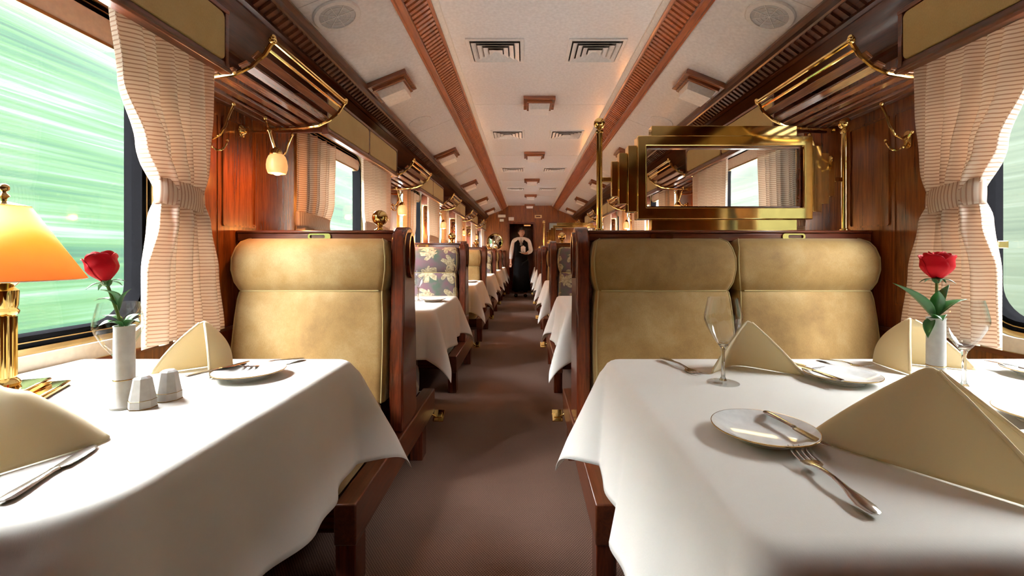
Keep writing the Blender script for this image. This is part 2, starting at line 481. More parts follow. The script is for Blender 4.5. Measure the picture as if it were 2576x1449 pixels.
# near partition, end wall with doorway, vestibule
struct(MB().box(WL-0.1, WR+0.1, Y0-0.08, Y0, 0, 2.4).build('wall_near', M['panel'], smooth=False))
DX0, DX1, DZ = -0.40, 0.205, 1.80
mb = MB()
mb.box(WL-0.1, DX0, Y1, Y1+0.08, 0, 2.4); mb.box(DX1, WR+0.1, Y1, Y1+0.08, 0, 2.4); mb.box(DX0, DX1, Y1, Y1+0.08, DZ, 2.4)
struct(mb.build('wall_end', M['panel'], smooth=False))
mb = MB(); mb.box(DX0-0.35, DX0-0.3, Y1+0.08, Y1+1.6, 0, 2.2); mb.box(DX1+0.3, DX1+0.35, Y1+0.08, Y1+1.6, 0, 2.2)
mb.box(DX0-0.3, DX1+0.3, Y1+1.55, Y1+1.6, 0, 2.2); mb.box(DX0-0.35, DX1+0.35, Y1+0.08, Y1+1.6, 2.2, 2.25)
struct(mb.build('wall_vestibule', M['mahog'], smooth=False))
f = lambda p, q, t: (p, t, q)
mb = MB()
mb.box(DX0-0.04, DX0, Y1-0.015, Y1+0.09, 0, DZ+0.04); mb.box(DX1, DX1+0.04, Y1-0.015, Y1+0.09, 0, DZ+0.04); mb.box(DX0, DX1, Y1-0.015, Y1+0.09, DZ, DZ+0.04)
struct(mb.build('door_1', M['mahog'], smooth=False, bevel=0.004))

# ceiling: flat centre, sloping sides
ZC, ZO, ZK = 2.27, 2.155, 2.01
HI, HO, HC = 0.577, 0.72, 1.083
prof = [(-HC-0.02, ZK-0.008), (-HO, ZO), (-HI, ZC-0.012), (-HI+0.02, ZC), (HI-0.02, ZC), (HI, ZC-0.012), (HO, ZO), (HC+0.02, ZK-0.008)]
pts = [(CX+x, z) for x, z in prof] + [(CX+x, z+0.05) for x, z in reversed(prof)]
struct(MB().prism(pts, lambda p, q, t: (p, t, q), Y0, Y1).build('ceiling', M['ceil'], smooth=False))
struct(MB().box(WL-0.1, WR+0.1, Y0, Y1, 2.42, 2.46).build('roof', M['underside'], smooth=False))
# panel seams of the ceiling
mb = MB()
for k in range(-1, 6):
    y = 3.72+P*(k-0)
    if not (Y0 < y < Y1): continue
    mb.box(CX-HI+0.03, CX+HI-0.03, y-0.0012, y+0.0012, ZC-0.0015, ZC+0.001)
    for s in (-1, 1):
        mb.prism([(CX+s*HO, ZO-0.0015), (CX+s*HC, ZK-0.0015), (CX+s*HC, ZK+0.002), (CX+s*HO, ZO+0.002)], lambda p, q, t: (p, t, q), y-0.0012, y+0.0012)
struct(mb.build('trim_1', M['grey'], smooth=False))
tn = 2
# louvred beams either side of the centre panel
for s in (-1, 1):
    # local frame on the slope: a along the slope from inner to outer, n pointing down into the room
    pi_, po = Vector((CX+s*(HI-0.005), 0, ZC-0.004)), Vector((CX+s*(HO+0.012), 0, ZO-0.006))
    d = (po-pi_).normalized(); n = Vector((-d.z*s, 0, d.x*s)); n = n if n.z < 0 else -n
    L = (po-pi_).length
    def at(a, h, y): return pi_ + d*a + n*h + Vector((0, y, 0))
    mb = MB()
    fn = lambda p, q, t: at(p, q, t)
    mb.prism([(0.0, -0.004), (0.0, 0.0005), (L, 0.0005), (L, -0.004)], fn, Y0, Y1)
    gp = MB().prism([(0.046, 0.0006), (0.046, 0.0016), (L-0.050, 0.0016), (L-0.050, 0.0006)], fn, Y0, Y1)  # dark strip painting the shade in the gaps between the slats
    struct(gp.build('trim_%d' % tn, M['gapshade'], smooth=False)); tn += 1
    mb.prism([(0.026, 0), (0.026, 0.016), (0.036, 0.018), (0.044, 0.014), (0.044, 0)], fn, Y0, Y1)
    mb.prism([(L-0.048, 0), (L-0.048, 0.014), (L-0.040, 0.02), (L-0.014, 0.02), (L-0.008, 0.012), (L, 0.012), (L, 0)], fn, Y0, Y1)
    y = 0.3
    while y < Y1-0.02:
        q0, q1 = 0.046, L-0.050
        nn = len(mb.v)
        for yy, h in ((y, 0.001), (y+0.001, 0.017), (y+0.019, 0.019), (y+0.021, 0.001)):
            mb.v += [at(q0, h, yy), at(q1, h, yy)]
        for i in range(3): mb.f.append((nn+2*i, nn+2*i+1, nn+2*i+3, nn+2*i+2))
        y += 0.038
    struct(mb.build('trim_%d' % tn, M['beam'], smooth=False)); tn += 1
    mb = MB()
    mb.prism([(-0.03, -0.006), (-0.03, 0.004), (-0.02, 0.007), (-0.012, 0.007), (-0.008, 0.012), (0.024, 0.012), (0.024, -0.004)], fn, Y0, Y1)
    struct(mb.build('trim_%d' % tn, M['ceiltrim'], smooth=False)); tn += 1
# cornices
for s in (-1, 1):
    W = 1.355
    pr = [(HC-0.012, ZK+0.02), (HC-0.03, ZK-0.012), (HC-0.022, ZK-0.034), (HC-0.004, ZK-0.040), (HC+0.0, ZK-0.048),
          (HC+0.050, ZK-0.083), (HC+0.046, ZK-0.098), (HC+0.062, ZK-0.104), (HC+0.075, ZK-0.100), (HC+0.22, ZK-0.190), (HC+0.215, ZK-0.203), (HC+0.235, ZK-0.208), (W+0.005, ZK-0.225), (W+0.005, ZK+0.02)]
    mb = MB().prism([(CX+s*a, b) for a, b in pr], lambda p, q, t: (p, t, q), Y0, Y1)
    # dentils on the sloping strip
    A = Vector((CX+s*(HC+0.002), 0, ZK-0.049)); B = Vector((CX+s*(HC+0.048), 0, ZK-0.081))
    d = (B-A).normalized(); n = Vector((-d.z, 0, d.x)); n = n if n.z < 0 else -n
    y = 0.5
    while y < Y1-0.03:
        nn = len(mb.v)
        for yy in (y, y+0.020):
            mb.v += [A+Vector((0, yy, 0)), A+n*0.012+Vector((0, yy, 0)), B+n*0.012+Vector((0, yy, 0)), B+Vector((0, yy, 0))]
        mb.f += [(nn, nn+1, nn+2, nn+3), (nn+4, nn+7, nn+6, nn+5), (nn+1, nn+5, nn+6, nn+2), (nn, nn+4, nn+5, nn+1), (nn+3, nn+2, nn+6, nn+7)]
        y += 0.040
    struct(mb.build('trim_%d' % tn, M['cornice'], smooth=False)); tn += 1

# windows
def make_window(side):
    t = bpy.data.objects.new('window_1', None); COL.objects.link(t); t['kind'] = 'structure'
    s = 1 if side < 0 else -1       # inward direction; local x=0 at the wall face
    f = lambda p, q, x: (s*x, p, q)
    def lay(d, r): return rrect(WA-0.015+d, WB+0.015-d, WZ0-0.005+d, WZ1+0.005-d, r)
    MB().ring(lay(-0.012, 0.03), lay(0.034, 0.15), f, -0.06, 0.006).build('window_surround', M['cream'], t)
    MB().ring(lay(-0.02, 0.03), lay(-0.010, 0.03), f, -0.02, 0.010).build('window_trim', M['gold'], t)
    MB().ring(lay(0.030, 0.15), lay(0.050, 0.135), f, -0.07, -0.010).build('window_frame', M['gold'], t)
    MB().ring(lay(0.048, 0.135), lay(0.080, 0.11), f, -0.075, -0.016).build('rubber_seal', M['rubber'], t)
    MB().ring(lay(0.063, 0.125), lay(0.066, 0.122), f, -0.03, -0.013).build('seal_bead', M['gold'], t)
    g = lay(0.076, 0.115)
    MB().prism(g, f, -0.050, -0.044).build('pane', M['glass'], t, smooth=False)
    bl = rrect(0.60, 1.385, 1.625, 1.70, 0.03, 5)
    MB().prism(bl, f, -0.035, -0.006).build('blind', M['cream'], t, bevel=0.003)
    MB().box(min(s*-0.036, s*-0.003), max(s*-0.036, s*-0.003), 0.63, 1.34, 1.617, 1.626).build('blind_rail', M['gold'], t)
    if side < 0: return t
    # latch
    mb = MB(); y = 1.385
    mb.box(*sorted((s*-0.03, s*0.004)), y-0.008, y+0.028, 1.022, 1.045)
    mb.tube([(s*0.004, y, 1.04), (s*0.012, y-0.006, 1.03), (s*0.012, y-0.008, 0.99), (s*0.010, y-0.006, 0.945)], [0.007, 0.008, 0.009, 0.008], 8)
    mb.build('latch', M['lightwood'] if False else M['brassd'], t, bevel=0.002)
    return t
wn = 1
for side in (-1, 1):
    proto = make_window(side)
    for k in range(6):
        t = proto if k == 0 else copy_tree(proto)
        t.name = 'window_%d' % wn; wn += 1
        t.location = (WL if side < 0 else WR, P*k, 0)
        t['label'] = '%s train window on the %s side, rounded corners, green hillside outside' % (ORD[k], SN[side])

# sill ledge strip running under the windows
for side in (-1, 1):
    a = sx_(side, -0.001); b = sx_(side, 0.012)
    struct(MB().box(min(a, b), max(a, b), Y0, Y1, 0.692, 0.706).build('trim_%d' % tn, M['mahogy'], smooth=False)); tn += 1

# ------------------------------------------------------------------ pelmets
def make_pelmet(side):
    t = thing('pelmet', '', 'pelmet', group='suede covered pelmets over the windows')
    s = 1 if side < 0 else -1
    f = lambda p, q, x: (s*x, p, q)
    y0, y1, D = 0.26, 1.438, 0.256
    mb = MB()
    for (x0, x1, a, b, c, d) in ((0.001, D, y0, y1, 1.775, 1.793), (D-0.014, D, y0, y1, 1.615, 1.78),
                                 (0.001, D-0.01, y0, y0+0.012, 1.60, 1.78), (0.001, D-0.01, y1-0.012, y1, 1.60, 1.78)):
        mb.box(min(s*x0, s*x1), max(s*x0, s*x1), a, b, c, d)
    mb.build('box', M['mahogy'], t, bevel=0.002)
    mb = MB()
    mb.prism([(D-0.02, 1.592), (D+0.012, 1.592), (D+0.016, 1.600), (D+0.006, 1.612), (D+0.004, 1.626), (D-0.02, 1.626)], lambda p, q, y: (s*p, y, q), y0-0.006, y1+0.010)
    mb.box(*sorted((s*(D-0.02), s*(D+0.008))), y0-0.004, y1+0.006, 1.782, 1.797)
    mb.box(*sorted((s*(D-0.02), s*(D+0.007))), y1-0.012, y1+0.004, 1.61, 1.79)
    mb.box(*sorted((s*(D-0.02), s*(D+0.007))), y0-0.002, y0+0.012, 1.61, 1.79)
    mb.box(*sorted((s*(D-0.02), s*(D+0.006))), 0.842, 0.857, 1.61, 1.79)
    mb.build('moulding', M['mahogy'], t, bevel=0.002)
    for a, b in ((y0+0.014, 0.840), (0.859, y1-0.014)):
        MB().prism(rrect(a, b, 1.628, 1.780, 0.018, 4), f, D-0.004, D+0.006).build('suede_panel', M['pelmet'], t, bevel=0.003)
    return t
for side in (-1, 1):
    pr0 = make_pelmet(side)
    for k in range(6):
        t = pr0 if k == 0 else copy_tree(pr0)
        t.location = (WL if side < 0 else WR, P*k, 0)
        t['label'] = 'suede panelled pelmet above the %s window on the %s side' % (ORD[k], SN[side])

# ------------------------------------------------------------------ curtains
def make_curtain(side, keys, off, ztie, nf=6, seed=0, amp=0.016):
    """keys: list of (z, ya, yb); off: distance in from the wall."""
    rnd = random.Random(seed)
    ph = [rnd.uniform(0, 6.28) for _ in range(4)]
    s = 1 if side < 0 else -1
    t = thing('curtain', '', 'curtain', group='striped curtains tied at the windows')
    def span(z):
        for i in range(len(keys)-1):
            z1, a1, b1 = keys[i]; z2, a2, b2 = keys[i+1]
            if z <= z1 and z >= z2:
                q = (z1-z)/(z1-z2); q = q*q*(3-2*q)
                return lerp(a1, a2, q), lerp(b1, b2, q)
        return keys[-1][1:]
    zt, zb = keys[0][0], keys[-1][0]
    wtop = keys[0][2]-keys[0][1]
    def fn(u, v):
        z = lerp(zt, zb, v); a, b = span(z)
        wdt = b-a; A = amp*min(1.7, wtop/wdt)
        y = lerp(a, b, u) + 0.004*math.sin(9*u*PI+ph[2])
        x = A*(math.sin(2*PI*nf*u+ph[0]+0.5*math.sin(2.2*v+ph[1])) + 0.45*math.sin(2*PI*(nf*0.47)*u+ph[3]+v)) + off
        if ztie: x -= 0.4*A*math.exp(-((z-ztie)/0.04)**2)*math.sin(2*PI*nf*u+ph[0])
        return (s*x, y, z + (0.006*math.sin(2*PI*nf*u+ph[0]) if v > 0.98 else 0))
    MB().grid(fn, nf*14, 60).build('drape', M['stripe'], t, solid=0.002, angle=80)
    a, b = span(ztie)
    def band(u, v):
        th = 2*PI*u
        y = (a+b)/2 - ((b-a)/2+0.008)*math.cos(th) ; x = off + (0.030+0.006*math.sin(v*PI))*math.sin(th)
        return (s*x, y, ztie-0.036+0.072*v + 0.010*math.cos(th))
    MB().grid(band, 40, 6, closeu=True).build('tieback', M['stripev'], t, solid=0.004, angle=80)
    return t
for side in (-1, 1):
    # first bay: tightly tied curtain beside the pier
    c0 = make_curtain(side, [(1.63, 1.075, 1.418), (1.45, 1.10, 1.415), (1.30, 1.165, 1.395), (1.17, 1.225, 1.375), (1.10, 1.205, 1.40), (0.95, 1.17, 1.445), (0.75, 1.165, 1.475)], 0.215, 1.17, 6, 3)
    c0.location = (WL if side < 0 else WR, 0, 0)
    c0['label'] = 'cream curtain with thin brown stripes, tied in the middle, beside the nearest %s table' % SN[side]
    far = make_curtain(side, [(1.63, 0.90, 1.43), (1.30, 0.91, 1.42), (1.17, 0.94, 1.40), (1.0, 0.93, 1.42), (0.75, 0.92, 1.43)], 0.20, 1.17, 8, 11, 0.013)
    near = make_curtain(side, [(1.63, 0.285, 0.68), (1.30, 0.285, 0.66), (1.17, 0.275, 0.60), (1.05, 0.275, 0.62), (0.75, 0.275, 0.64)], 0.11, 1.17, 7, 5, 0.014)
    for k in range(1, 6):
        a = far if k == 1 else copy_tree(far); a.location = (WL if side < 0 else WR, P*k, 0)
        a['label'] = 'striped curtain drawn to the far edge of the %s window on the %s' % (ORD[k], SN[side])
        a = near if k == 1 else copy_tree(near); a.location = (WL if side < 0 else WR, P*k, 0)
        a['label'] = 'striped curtain drawn to the near edge of the %s window on the %s' % (ORD[k], SN[side])

# ------------------------------------------------------------------ luggage racks
def make_rack(side):
    s = 1 if side < 0 else -1
    t = thing('luggage_rack', '', 'luggage rack', group='brass and wood luggage racks')
    arc = [(0.37, 1.722), (0.345, 1.682), (0.30, 1.643), (0.245, 1.617), (0.18, 1.606), (0.10, 1.602), (0.012, 1.600)]
    yn, yf = 1.50, 2.10
    for y in (yn, yf):
        mb = MB().tube([(s*a, y, b) for a, b in arc], 0.0075, 8)
        mb.ball((s*0.372, y, 1.730), 0.014, 12); mb.ball((s*0.376, y-0.004 if y < 1.8 else y+0.004, 1.738), 0.010, 10)
        mb.box(*sorted((s*0.001, s*0.014)), y-0.014, y+0.014, 1.585, 1.615)
        mb.build('bracket', M['brass'], t)
    MB().tube([(s*0.372, yn, 1.730), (s*0.372, yf, 1.730)], 0.009, 10).build('front_rail', M['brass'], t)
    MB().tube([(s*0.352, yn, 1.704), (s*0.352, yf, 1.704)], 0.006, 8).build('lower_rail', M['brass'], t)
    # slats follow the curve
    def on(q):
        L = [0]
        for i in range(1, len(arc)): L.append(L[-1]+math.dist(arc[i], arc[i-1]))
        d = q*L[-1]
        for i in range(1, len(arc)):
            if d <= L[i]+1e-9:
                r = (d-L[i-1])/(L[i]-L[i-1])
                a = (lerp(arc[i-1][0], arc[i][0], r), lerp(arc[i-1][1], arc[i][1], r))
                tx, tz = arc[i][0]-arc[i-1][0], arc[i][1]-arc[i-1][1]; l = math.hypot(tx, tz)
                return a, (tx/l, tz/l)
    for q in (0.17, 0.31, 0.45, 0.59, 0.73, 0.88):
        (x, z), (tx, tz) = on(q); nx, nz = -tz, tx
        if nz < 0: nx, nz = -nx, -nz
        hw, th = 0.0165, 0.010; o = 0.009
        poly = [(x-tx*hw+nx*o, z-tz*hw+nz*o), (x+tx*hw+nx*o, z+tz*hw+nz*o), (x+tx*hw+nx*(o+th), z+tz*hw+nz*(o+th)), (x-tx*hw+nx*(o+th), z-tz*hw+nz*(o+th))]
        MB().prism([(s*a, b) for a, b in poly], lambda p, r, y: (p, y, r), yn-0.012, yf+0.012).build('slat', M['slat'], t, bevel=0.002)
    MB().box(*sorted((s*0.001, s*0.03)), yn-0.02, yf+0.02, 1.612, 1.632).build('wall_rail', M['mahogy'], t, bevel=0.002)
    return t
for side in (-1, 1):
    r0 = make_rack(side)
    for k in range(5):
        t = r0 if k == 0 else copy_tree(r0)
        t.location = (WL if side < 0 else WR, P*k, 0)
        t['label'] = '%s curved luggage rack along the %s wall, wooden slats and brass rail' % (ORD[k], SN[side])

# coat hooks under the racks
def make_hook(side):
    s = 1 if side < 0 else -1
    t = thing('coat_hook', '', 'coat hook', group='curled brass coat hooks')
    mb = MB()
    mb.prism(rrect(-0.016, 0.016, 1.445, 1.515, 0.014, 4), lambda p, q, x: (s*x, p, q), 0.001, 0.008)
    mb.build('base_plate', M['brassd'], t, bevel=0.001)
    pts = [(s*0.006, 0, 1.495), (s*0.028, 0, 1.485), (s*0.055, 0, 1.50), (s*0.075, 0, 1.535), (s*0.088, 0, 1.575), (s*0.105, 0, 1.612)]
    mb = MB().tube(pts, [0.005, 0.005, 0.0048, 0.0048, 0.0048, 0.005], 8); mb.ball((s*0.106, 0, 1.618), 0.0085, 10)
    mb.build('upper_prong', M['brass'], t)
    for d in (-1, 1):
        pts = [(s*(0.006+0.040*math.sin(a*0.5)), d*(0.004+0.030*(1-math.cos(a*0.62))), 1.470-0.026*math.sin(a)) for a in [i*0.42 for i in range(11)]]
        mb = MB().tube(pts, 0.0042, 8); mb.ball(pts[-1], 0.0075, 10)
        mb.build('lower_prong', M['brass'], t)
    return t
for side in (-1, 1):
    h0 = make_hook(side)
    first = True
    for k in range(5):
        for j, y in enumerate((1.70, 2.13)):
            t = h0 if first else copy_tree(h0); first = False
            t.location = (WL if side < 0 else WR, y+P*k, -0.035)
            t['label'] = 'curled brass coat hook under the %s end of the %s %s luggage rack' % (('near', 'far')[j], ORD[k], SN[side])

# wall sconces
def make_sconce(side):
    s = 1 if side < 0 else -1
    t = thing('wall_sconce', '', 'wall lamp', group='lit brass wall sconces')
    mb = MB()
    R = Matrix.Rotation(s*PI/2, 4, 'Y')
    mb.lathe([(0.0, 0.0), (0.024, 0.001), (0.026, 0.006), (0.016, 0.012), (0.010, 0.022), (0, 0.026)], (0, 0.05, 1.565), 16, R)
    mb.build('wall_rose', M['brass'], t)
    MB().tube([(s*0.012, 0.05, 1.565), (s*0.06, 0.045, 1.56), (s*0.11, 0.02, 1.552), (s*0.150, 0.0, 1.548)], 0.006, 8).build('arm', M['brass'], t)
    mb = MB()
    top, bot = Vector((s*0.135, 0, 1.60)), Vector((s*0.178, 0, 1.462))
    mb.tube([top, lerp(top, bot, 0.3), lerp(top, bot, 0.34), lerp(top, bot, 0.4), lerp(top, bot, 1)], [0.004, 0.005, 0.011, 0.007, 0.007], 10)
    mb.ball(top+Vector((-s*0.002, 0, 0.006)), 0.009, 10); mb.tube([top, top+Vector((-s*0.006, 0, 0.022))], [0.004, 0.002], 8)
    mb.lathe([(0.008, 0.02), (0.020, 0.008), (0.026, -0.008), (0.024, -0.012)], bot+Vector((s*0.003, 0, 0.0)), 16)
    mb.build('stem', M['brass'], t)
    c = bot+Vector((s*0.006, 0, 0))
    pr = [(0.022, -0.008), (0.032, -0.018), (0.0385, -0.035), (0.041, -0.055), (0.040, -0.072), (0.036, -0.086), (0.033, -0.090)]
    MB().lathe(pr, c, 20).build('globe', M['globe'], t, solid=0.0)
    MB().ball(c+Vector((0, 0, -0.078)), 0.020, 12).build('bulb', M['bulb'], t)
    return t
s0 = {}
for side in (-1, 1):
    s0 = make_sconce(side); first = True
    for k in range(5):
        if side == 1 and k == 0: continue
        t = s0 if first else copy_tree(s0); first = False
        t.location = (WL if side < 0 else WR, 1.86+P*k, -0.028)
        t['label'] = '%s lit brass sconce with frosted globe on the %s wall' % (ORD[k], SN[side])
        l = bpy.data.lights.new('sconce_light', 'POINT'); l.energy = 4.5; l.color = (1.0, 0.36, 0.08); l.shadow_soft_size = 0.02
        o = bpy.data.objects.new('sconce_light', l); COL.objects.link(o); o.parent = t
        o.location = ((1 if side < 0 else -1)*0.184, 0, 1.352)

# ------------------------------------------------------------------ ceiling fittings
def make_clight():
    t = thing('ceiling_light', '', 'ceiling light', group='square wooden ceiling lights')
    f = lambda p, q, z: (p, q, z)
    def sq(h): return [(h, h), (-h, h), (-h, -h), (h, -h)]
    MB().ring(sq(0.128), sq(0.10), f, 0.0, -0.030).build('frame', M['lightwood'], t, bevel=0.003)
    MB().ring(sq(0.102), sq(0.084), f, 0.0, -0.048).build('inner_frame', M['lightwood'], t, bevel=0.003)
    mb = MB(); n = 0
    mb.prism(sq(0.085), f, -0.002, -0.05)
    mb.v += [Vector(p) for p in ((0.085, 0.085, -0.05), (-0.085, 0.085, -0.05), (-0.085, -0.085, -0.05), (0.085, -0.085, -0.05), (0.077, 0.077, -0.092), (-0.077, 0.077, -0.092), (-0.077, -0.077, -0.092), (0.077, -0.077, -0.092))]
    mb.f += [(8, 9, 13, 12), (9, 10, 14, 13), (10, 11, 15, 14), (11, 8, 12, 15), (12, 13, 14, 15)]
    mb.build('diffuser', M['diffuser'], t, smooth=False)
    return t
cl = make_clight(); first = True
def put(x, y, z, tilt, lab):
    global first
    t = cl if first else copy_tree(cl); first = False
    t.location = (x, y, z); t.rotation_euler = (0, tilt, 0); t['label'] = lab
ctr = [1.74, 3.64, 5.54, 7.44, 9.34, 11.10]
for i, y in enumerate(ctr[1:]): put(CX-0.01, y, ZC, 0, '%s square wooden light on the centre line of the ceiling' % ORD[i])
slope = math.atan2(ZO-ZK, HC-HO)
for s in (-1, 1):
    for i in range(5):
        xx = 0.957; z = ZO-(xx-HO)*math.tan(slope)
        put(CX+s*xx, 2.74+1.9*i, z, s*slope, '%s square wooden light on the %s slope of the ceiling' % (ORD[i], SN[s]))
# air vents
def make_vent():
    t = thing('air_vent', '', 'air vent', group='square louvred ceiling vents')
    f = lambda p, q, z: (p, q, z)
    def sq(h, g): return [(h, g), (-h, g), (-h, -g), (h, -g)]
    MB().ring(sq(0.172, 0.158), sq(0.150, 0.136), f, 0.0, -0.008).build('frame', M['ventm'], t, bevel=0.002)
    MB().box(-0.155, 0.155, -0.14, 0.14, -0.001, 0.0005).build('backing', M['gapshade'], t, smooth=False)  # dark sheet, shade behind the louvres put in as colour
    for i in range(4):
        h, g = 0.143-i*0.034, 0.129-i*0.030
        mb = MB(); n = 0
        a, b2 = sq(h, g), sq(h-0.028, g-0.024)
        mb.v = [Vector((p, q, -0.004)) for p, q in a]+[Vector((p, q, -0.022)) for p, q in b2] if False else [Vector((p, q, -0.016)) for p, q in a]+[Vector((p, q, -0.003)) for p, q in b2]
        mb.f = [(j, (j+1) % 4, 4+(j+1) % 4, 4+j) for j in range(4)]
        if i == 3: mb.f.append((4, 5, 6, 7))
        mb.build('louvre', M['ventm'], t, smooth=False, solid=0.0015)
    return t
v0 = make_vent(); first2 = True
for k in range(4):
    for s in (-1, 1):
        t = v0 if first2 else copy_tree(v0); first2 = False
        t.location = (CX+s*0.305, 2.74+1.9*k, ZC)
        t['label'] = '%s white air vent, %s of the pair across the ceiling panel' % (ORD[k], SN[s])
# speakers and blank discs
def make_speaker():
    t = thing('ceiling_speaker', '', 'speaker', group='round white ceiling speakers')
    MB().lathe([(0.078, -0.001), (0.080, -0.010), (0.100, -0.010), (0.105, -0.005), (0.105, 0.0)], (0, 0, 0), 40, close=True).build('rim', M['ventm'], t)
    MB().lathe([(0.0, -0.006), (0.079, -0.006), (0.079, -0.003)], (0, 0, 0), 40).build('grille', M['grille'], t)
    mb = MB()
    for i in range(4):
        m = Matrix.Rotation(i*PI/4, 4, 'Z'); mb.box(-0.079, 0.079, -0.0014, 0.0014, -0.0085, -0.006, m)
    for r in (0.02, 0.04, 0.06): mb.lathe([(r-0.0008, -0.006), (r-0.0008, -0.008), (r+0.0008, -0.008), (r+0.0008, -0.006)], (0, 0, 0), 32, close=True)
    mb.build('spokes', M['ventm'], t, smooth=False)
    return t
sp0 = make_speaker(); first3 = True
def disc():
    mb = MB().lathe([(0.0, -0.006), (0.084, -0.006), (0.090, -0.004), (0.092, 0)], (0, 0, 0), 40)
    return mb.build('ceiling_disc', M['ventm'])
d0 = disc(); firstd = True
for s in (-1, 1):
    xx = 0.957; z = ZO-(xx-HO)*math.tan(slope)
    t = sp0 if first3 else copy_tree(sp0); first3 = False
    t.location = (CX+s*xx, 1.95, z); t.rotation_euler = (0, s*slope, 0)
    t['label'] = 'round white speaker grille nearest the camera on the %s ceiling slope' % SN[s]
    for i, y in enumerate((3.50, 5.70)):
        d = d0 if firstd else d0.copy()
        if not firstd: COL.objects.link(d)
        firstd = False
        d.location = (CX+s*xx, y, z); d.rotation_euler = (0, s*slope, 0)
        tag(d, '%s round white cover disc on the %s ceiling slope' % (('nearer', 'farther')[i], SN[s]), 'ceiling cover', 'round white ceiling cover discs')

# ------------------------------------------------------------------ benches
def cushion_back(x0, x1, d, name, t, mat):
    """back cushion facing direction d (-1 towards the camera); local y=0 at the middle board."""
    prof = [  # z, front distance from the board centre, inset of the sides
        (0.40, 0.150, 0.006), (0.50, 0.152, 0.002), (0.62, 0.146, 0.0), (0.74, 0.132, 0.004), (0.82, 0.122, 0.010),
        (0.846, 0.114, 0.013), (0.853, 0.108, 0.015), (0.860, 0.114, 0.012), (0.89, 0.130, 0.002), (0.94, 0.138, -0.006), (0.99, 0.136, -0.006),
        (1.03, 0.122, 0.002), (1.055, 0.100, 0.009), (1.068, 0.070, 0.024), (1.072, 0.045, 0.038)]
    zs = [p[0] for p in prof]
    def prof_at(z):
        for i in range(len(prof)-1):
            if z <= prof[i+1][0]:
                q = (z-prof[i][0])/(prof[i+1][0]-prof[i][0])
                return [lerp(prof[i][j], prof[i+1][j], q) for j in (1, 2)]
        return prof[-1][1:]
    rows = sorted(set(zs+[0.45, 0.56, 0.68, 0.78, 0.875, 0.915, 0.965, 1.01, 1.043]))
    NU = 36
    def fn(u, v):
        z = rows[int(round(v*(len(rows)-1)))]
        D, ins = prof_at(z)
        # profile across: starts at board, round corner, front, round corner, board
        xa, xb = x0+ins, x1-ins
        r = min(0.035, D-0.03)
        segs = 10
        i = int(round(u*NU))
        if i <= 8:
            if i == 0: return (xa, d*0.028, z)
            a = PI/2*(i-1)/7; return (xa+r-r*math.cos(a), d*(D-r+r*math.sin(a)), z)
        if i >= NU-8:
            if i == NU: return (xb, d*0.028, z)
            a = PI/2*(NU-1-i)/7; return (xb-r+r*math.cos(a), d*(D-r+r*math.sin(a)), z)
        q = (i-8)/(NU-16); x = lerp(xa+r, xb-r, q)
        return (x, d*(D+0.006*math.sin(q*PI)), z)
    mb = MB().grid(fn, NU, len(rows)-1)
    o = mb.build(name, mat, t, angle=60)
    # piping along the seam and round the outline
    pm = MB()
    D, ins = prof_at(0.853)
    pm.tube([(lerp(x0+ins+0.02, x1-ins-0.02, q/8), d*(D+0.003+0.004*math.sin(q/8*PI)), 0.853) for q in range(9)], 0.0035, 6)
    for sgn in (0, 1):
        pts = []
        for z in rows:
            D, ins = prof_at(z)
            r = min(0.035, D-0.03)
            k = 0.29*r
            pts.append(((x0+ins+k) if sgn == 0 else (x1-ins-k), d*(D-k+0.001), z))
        pm.tube(pts, 0.0032, 6)
    pp = pm.build('piping', M['piping'], o)
    return o
def seat_cushion(x0, x1, ya, yb, name, t, mat):
    mb = MB()
    ylo, yhi = min(ya, yb), max(ya, yb)
    rows = [(0.0, 0.0), (0.12, 0.0), (0.2, 0.012), (1, 0.0)]
    def fn(u, v):
        a = 2*PI*u
        e = 0.18
        cx_ = math.copysign(abs(math.cos(a))**e, math.cos(a)); sy_ = math.copysign(abs(math.sin(a))**e, math.sin(a))
        hx, hy = (x1-x0)/2, (yhi-ylo)/2
        lev = [(0.26, 0.985), (0.29, 1.0), (0.36, 1.0), (0.395, 0.985), (0.416, 0.94), (0.426, 0.80), (0.43, 0.5), (0.432, 0.0)]
        z, k = lev[int(round(v*7))]
        return ((x0+x1)/2+hx*k*cx_, (ylo+yhi)/2+hy*k*sy_, z)
    mb.grid(fn, 48, 7, closeu=True)
    return mb.build(name, mat, t, angle=70)
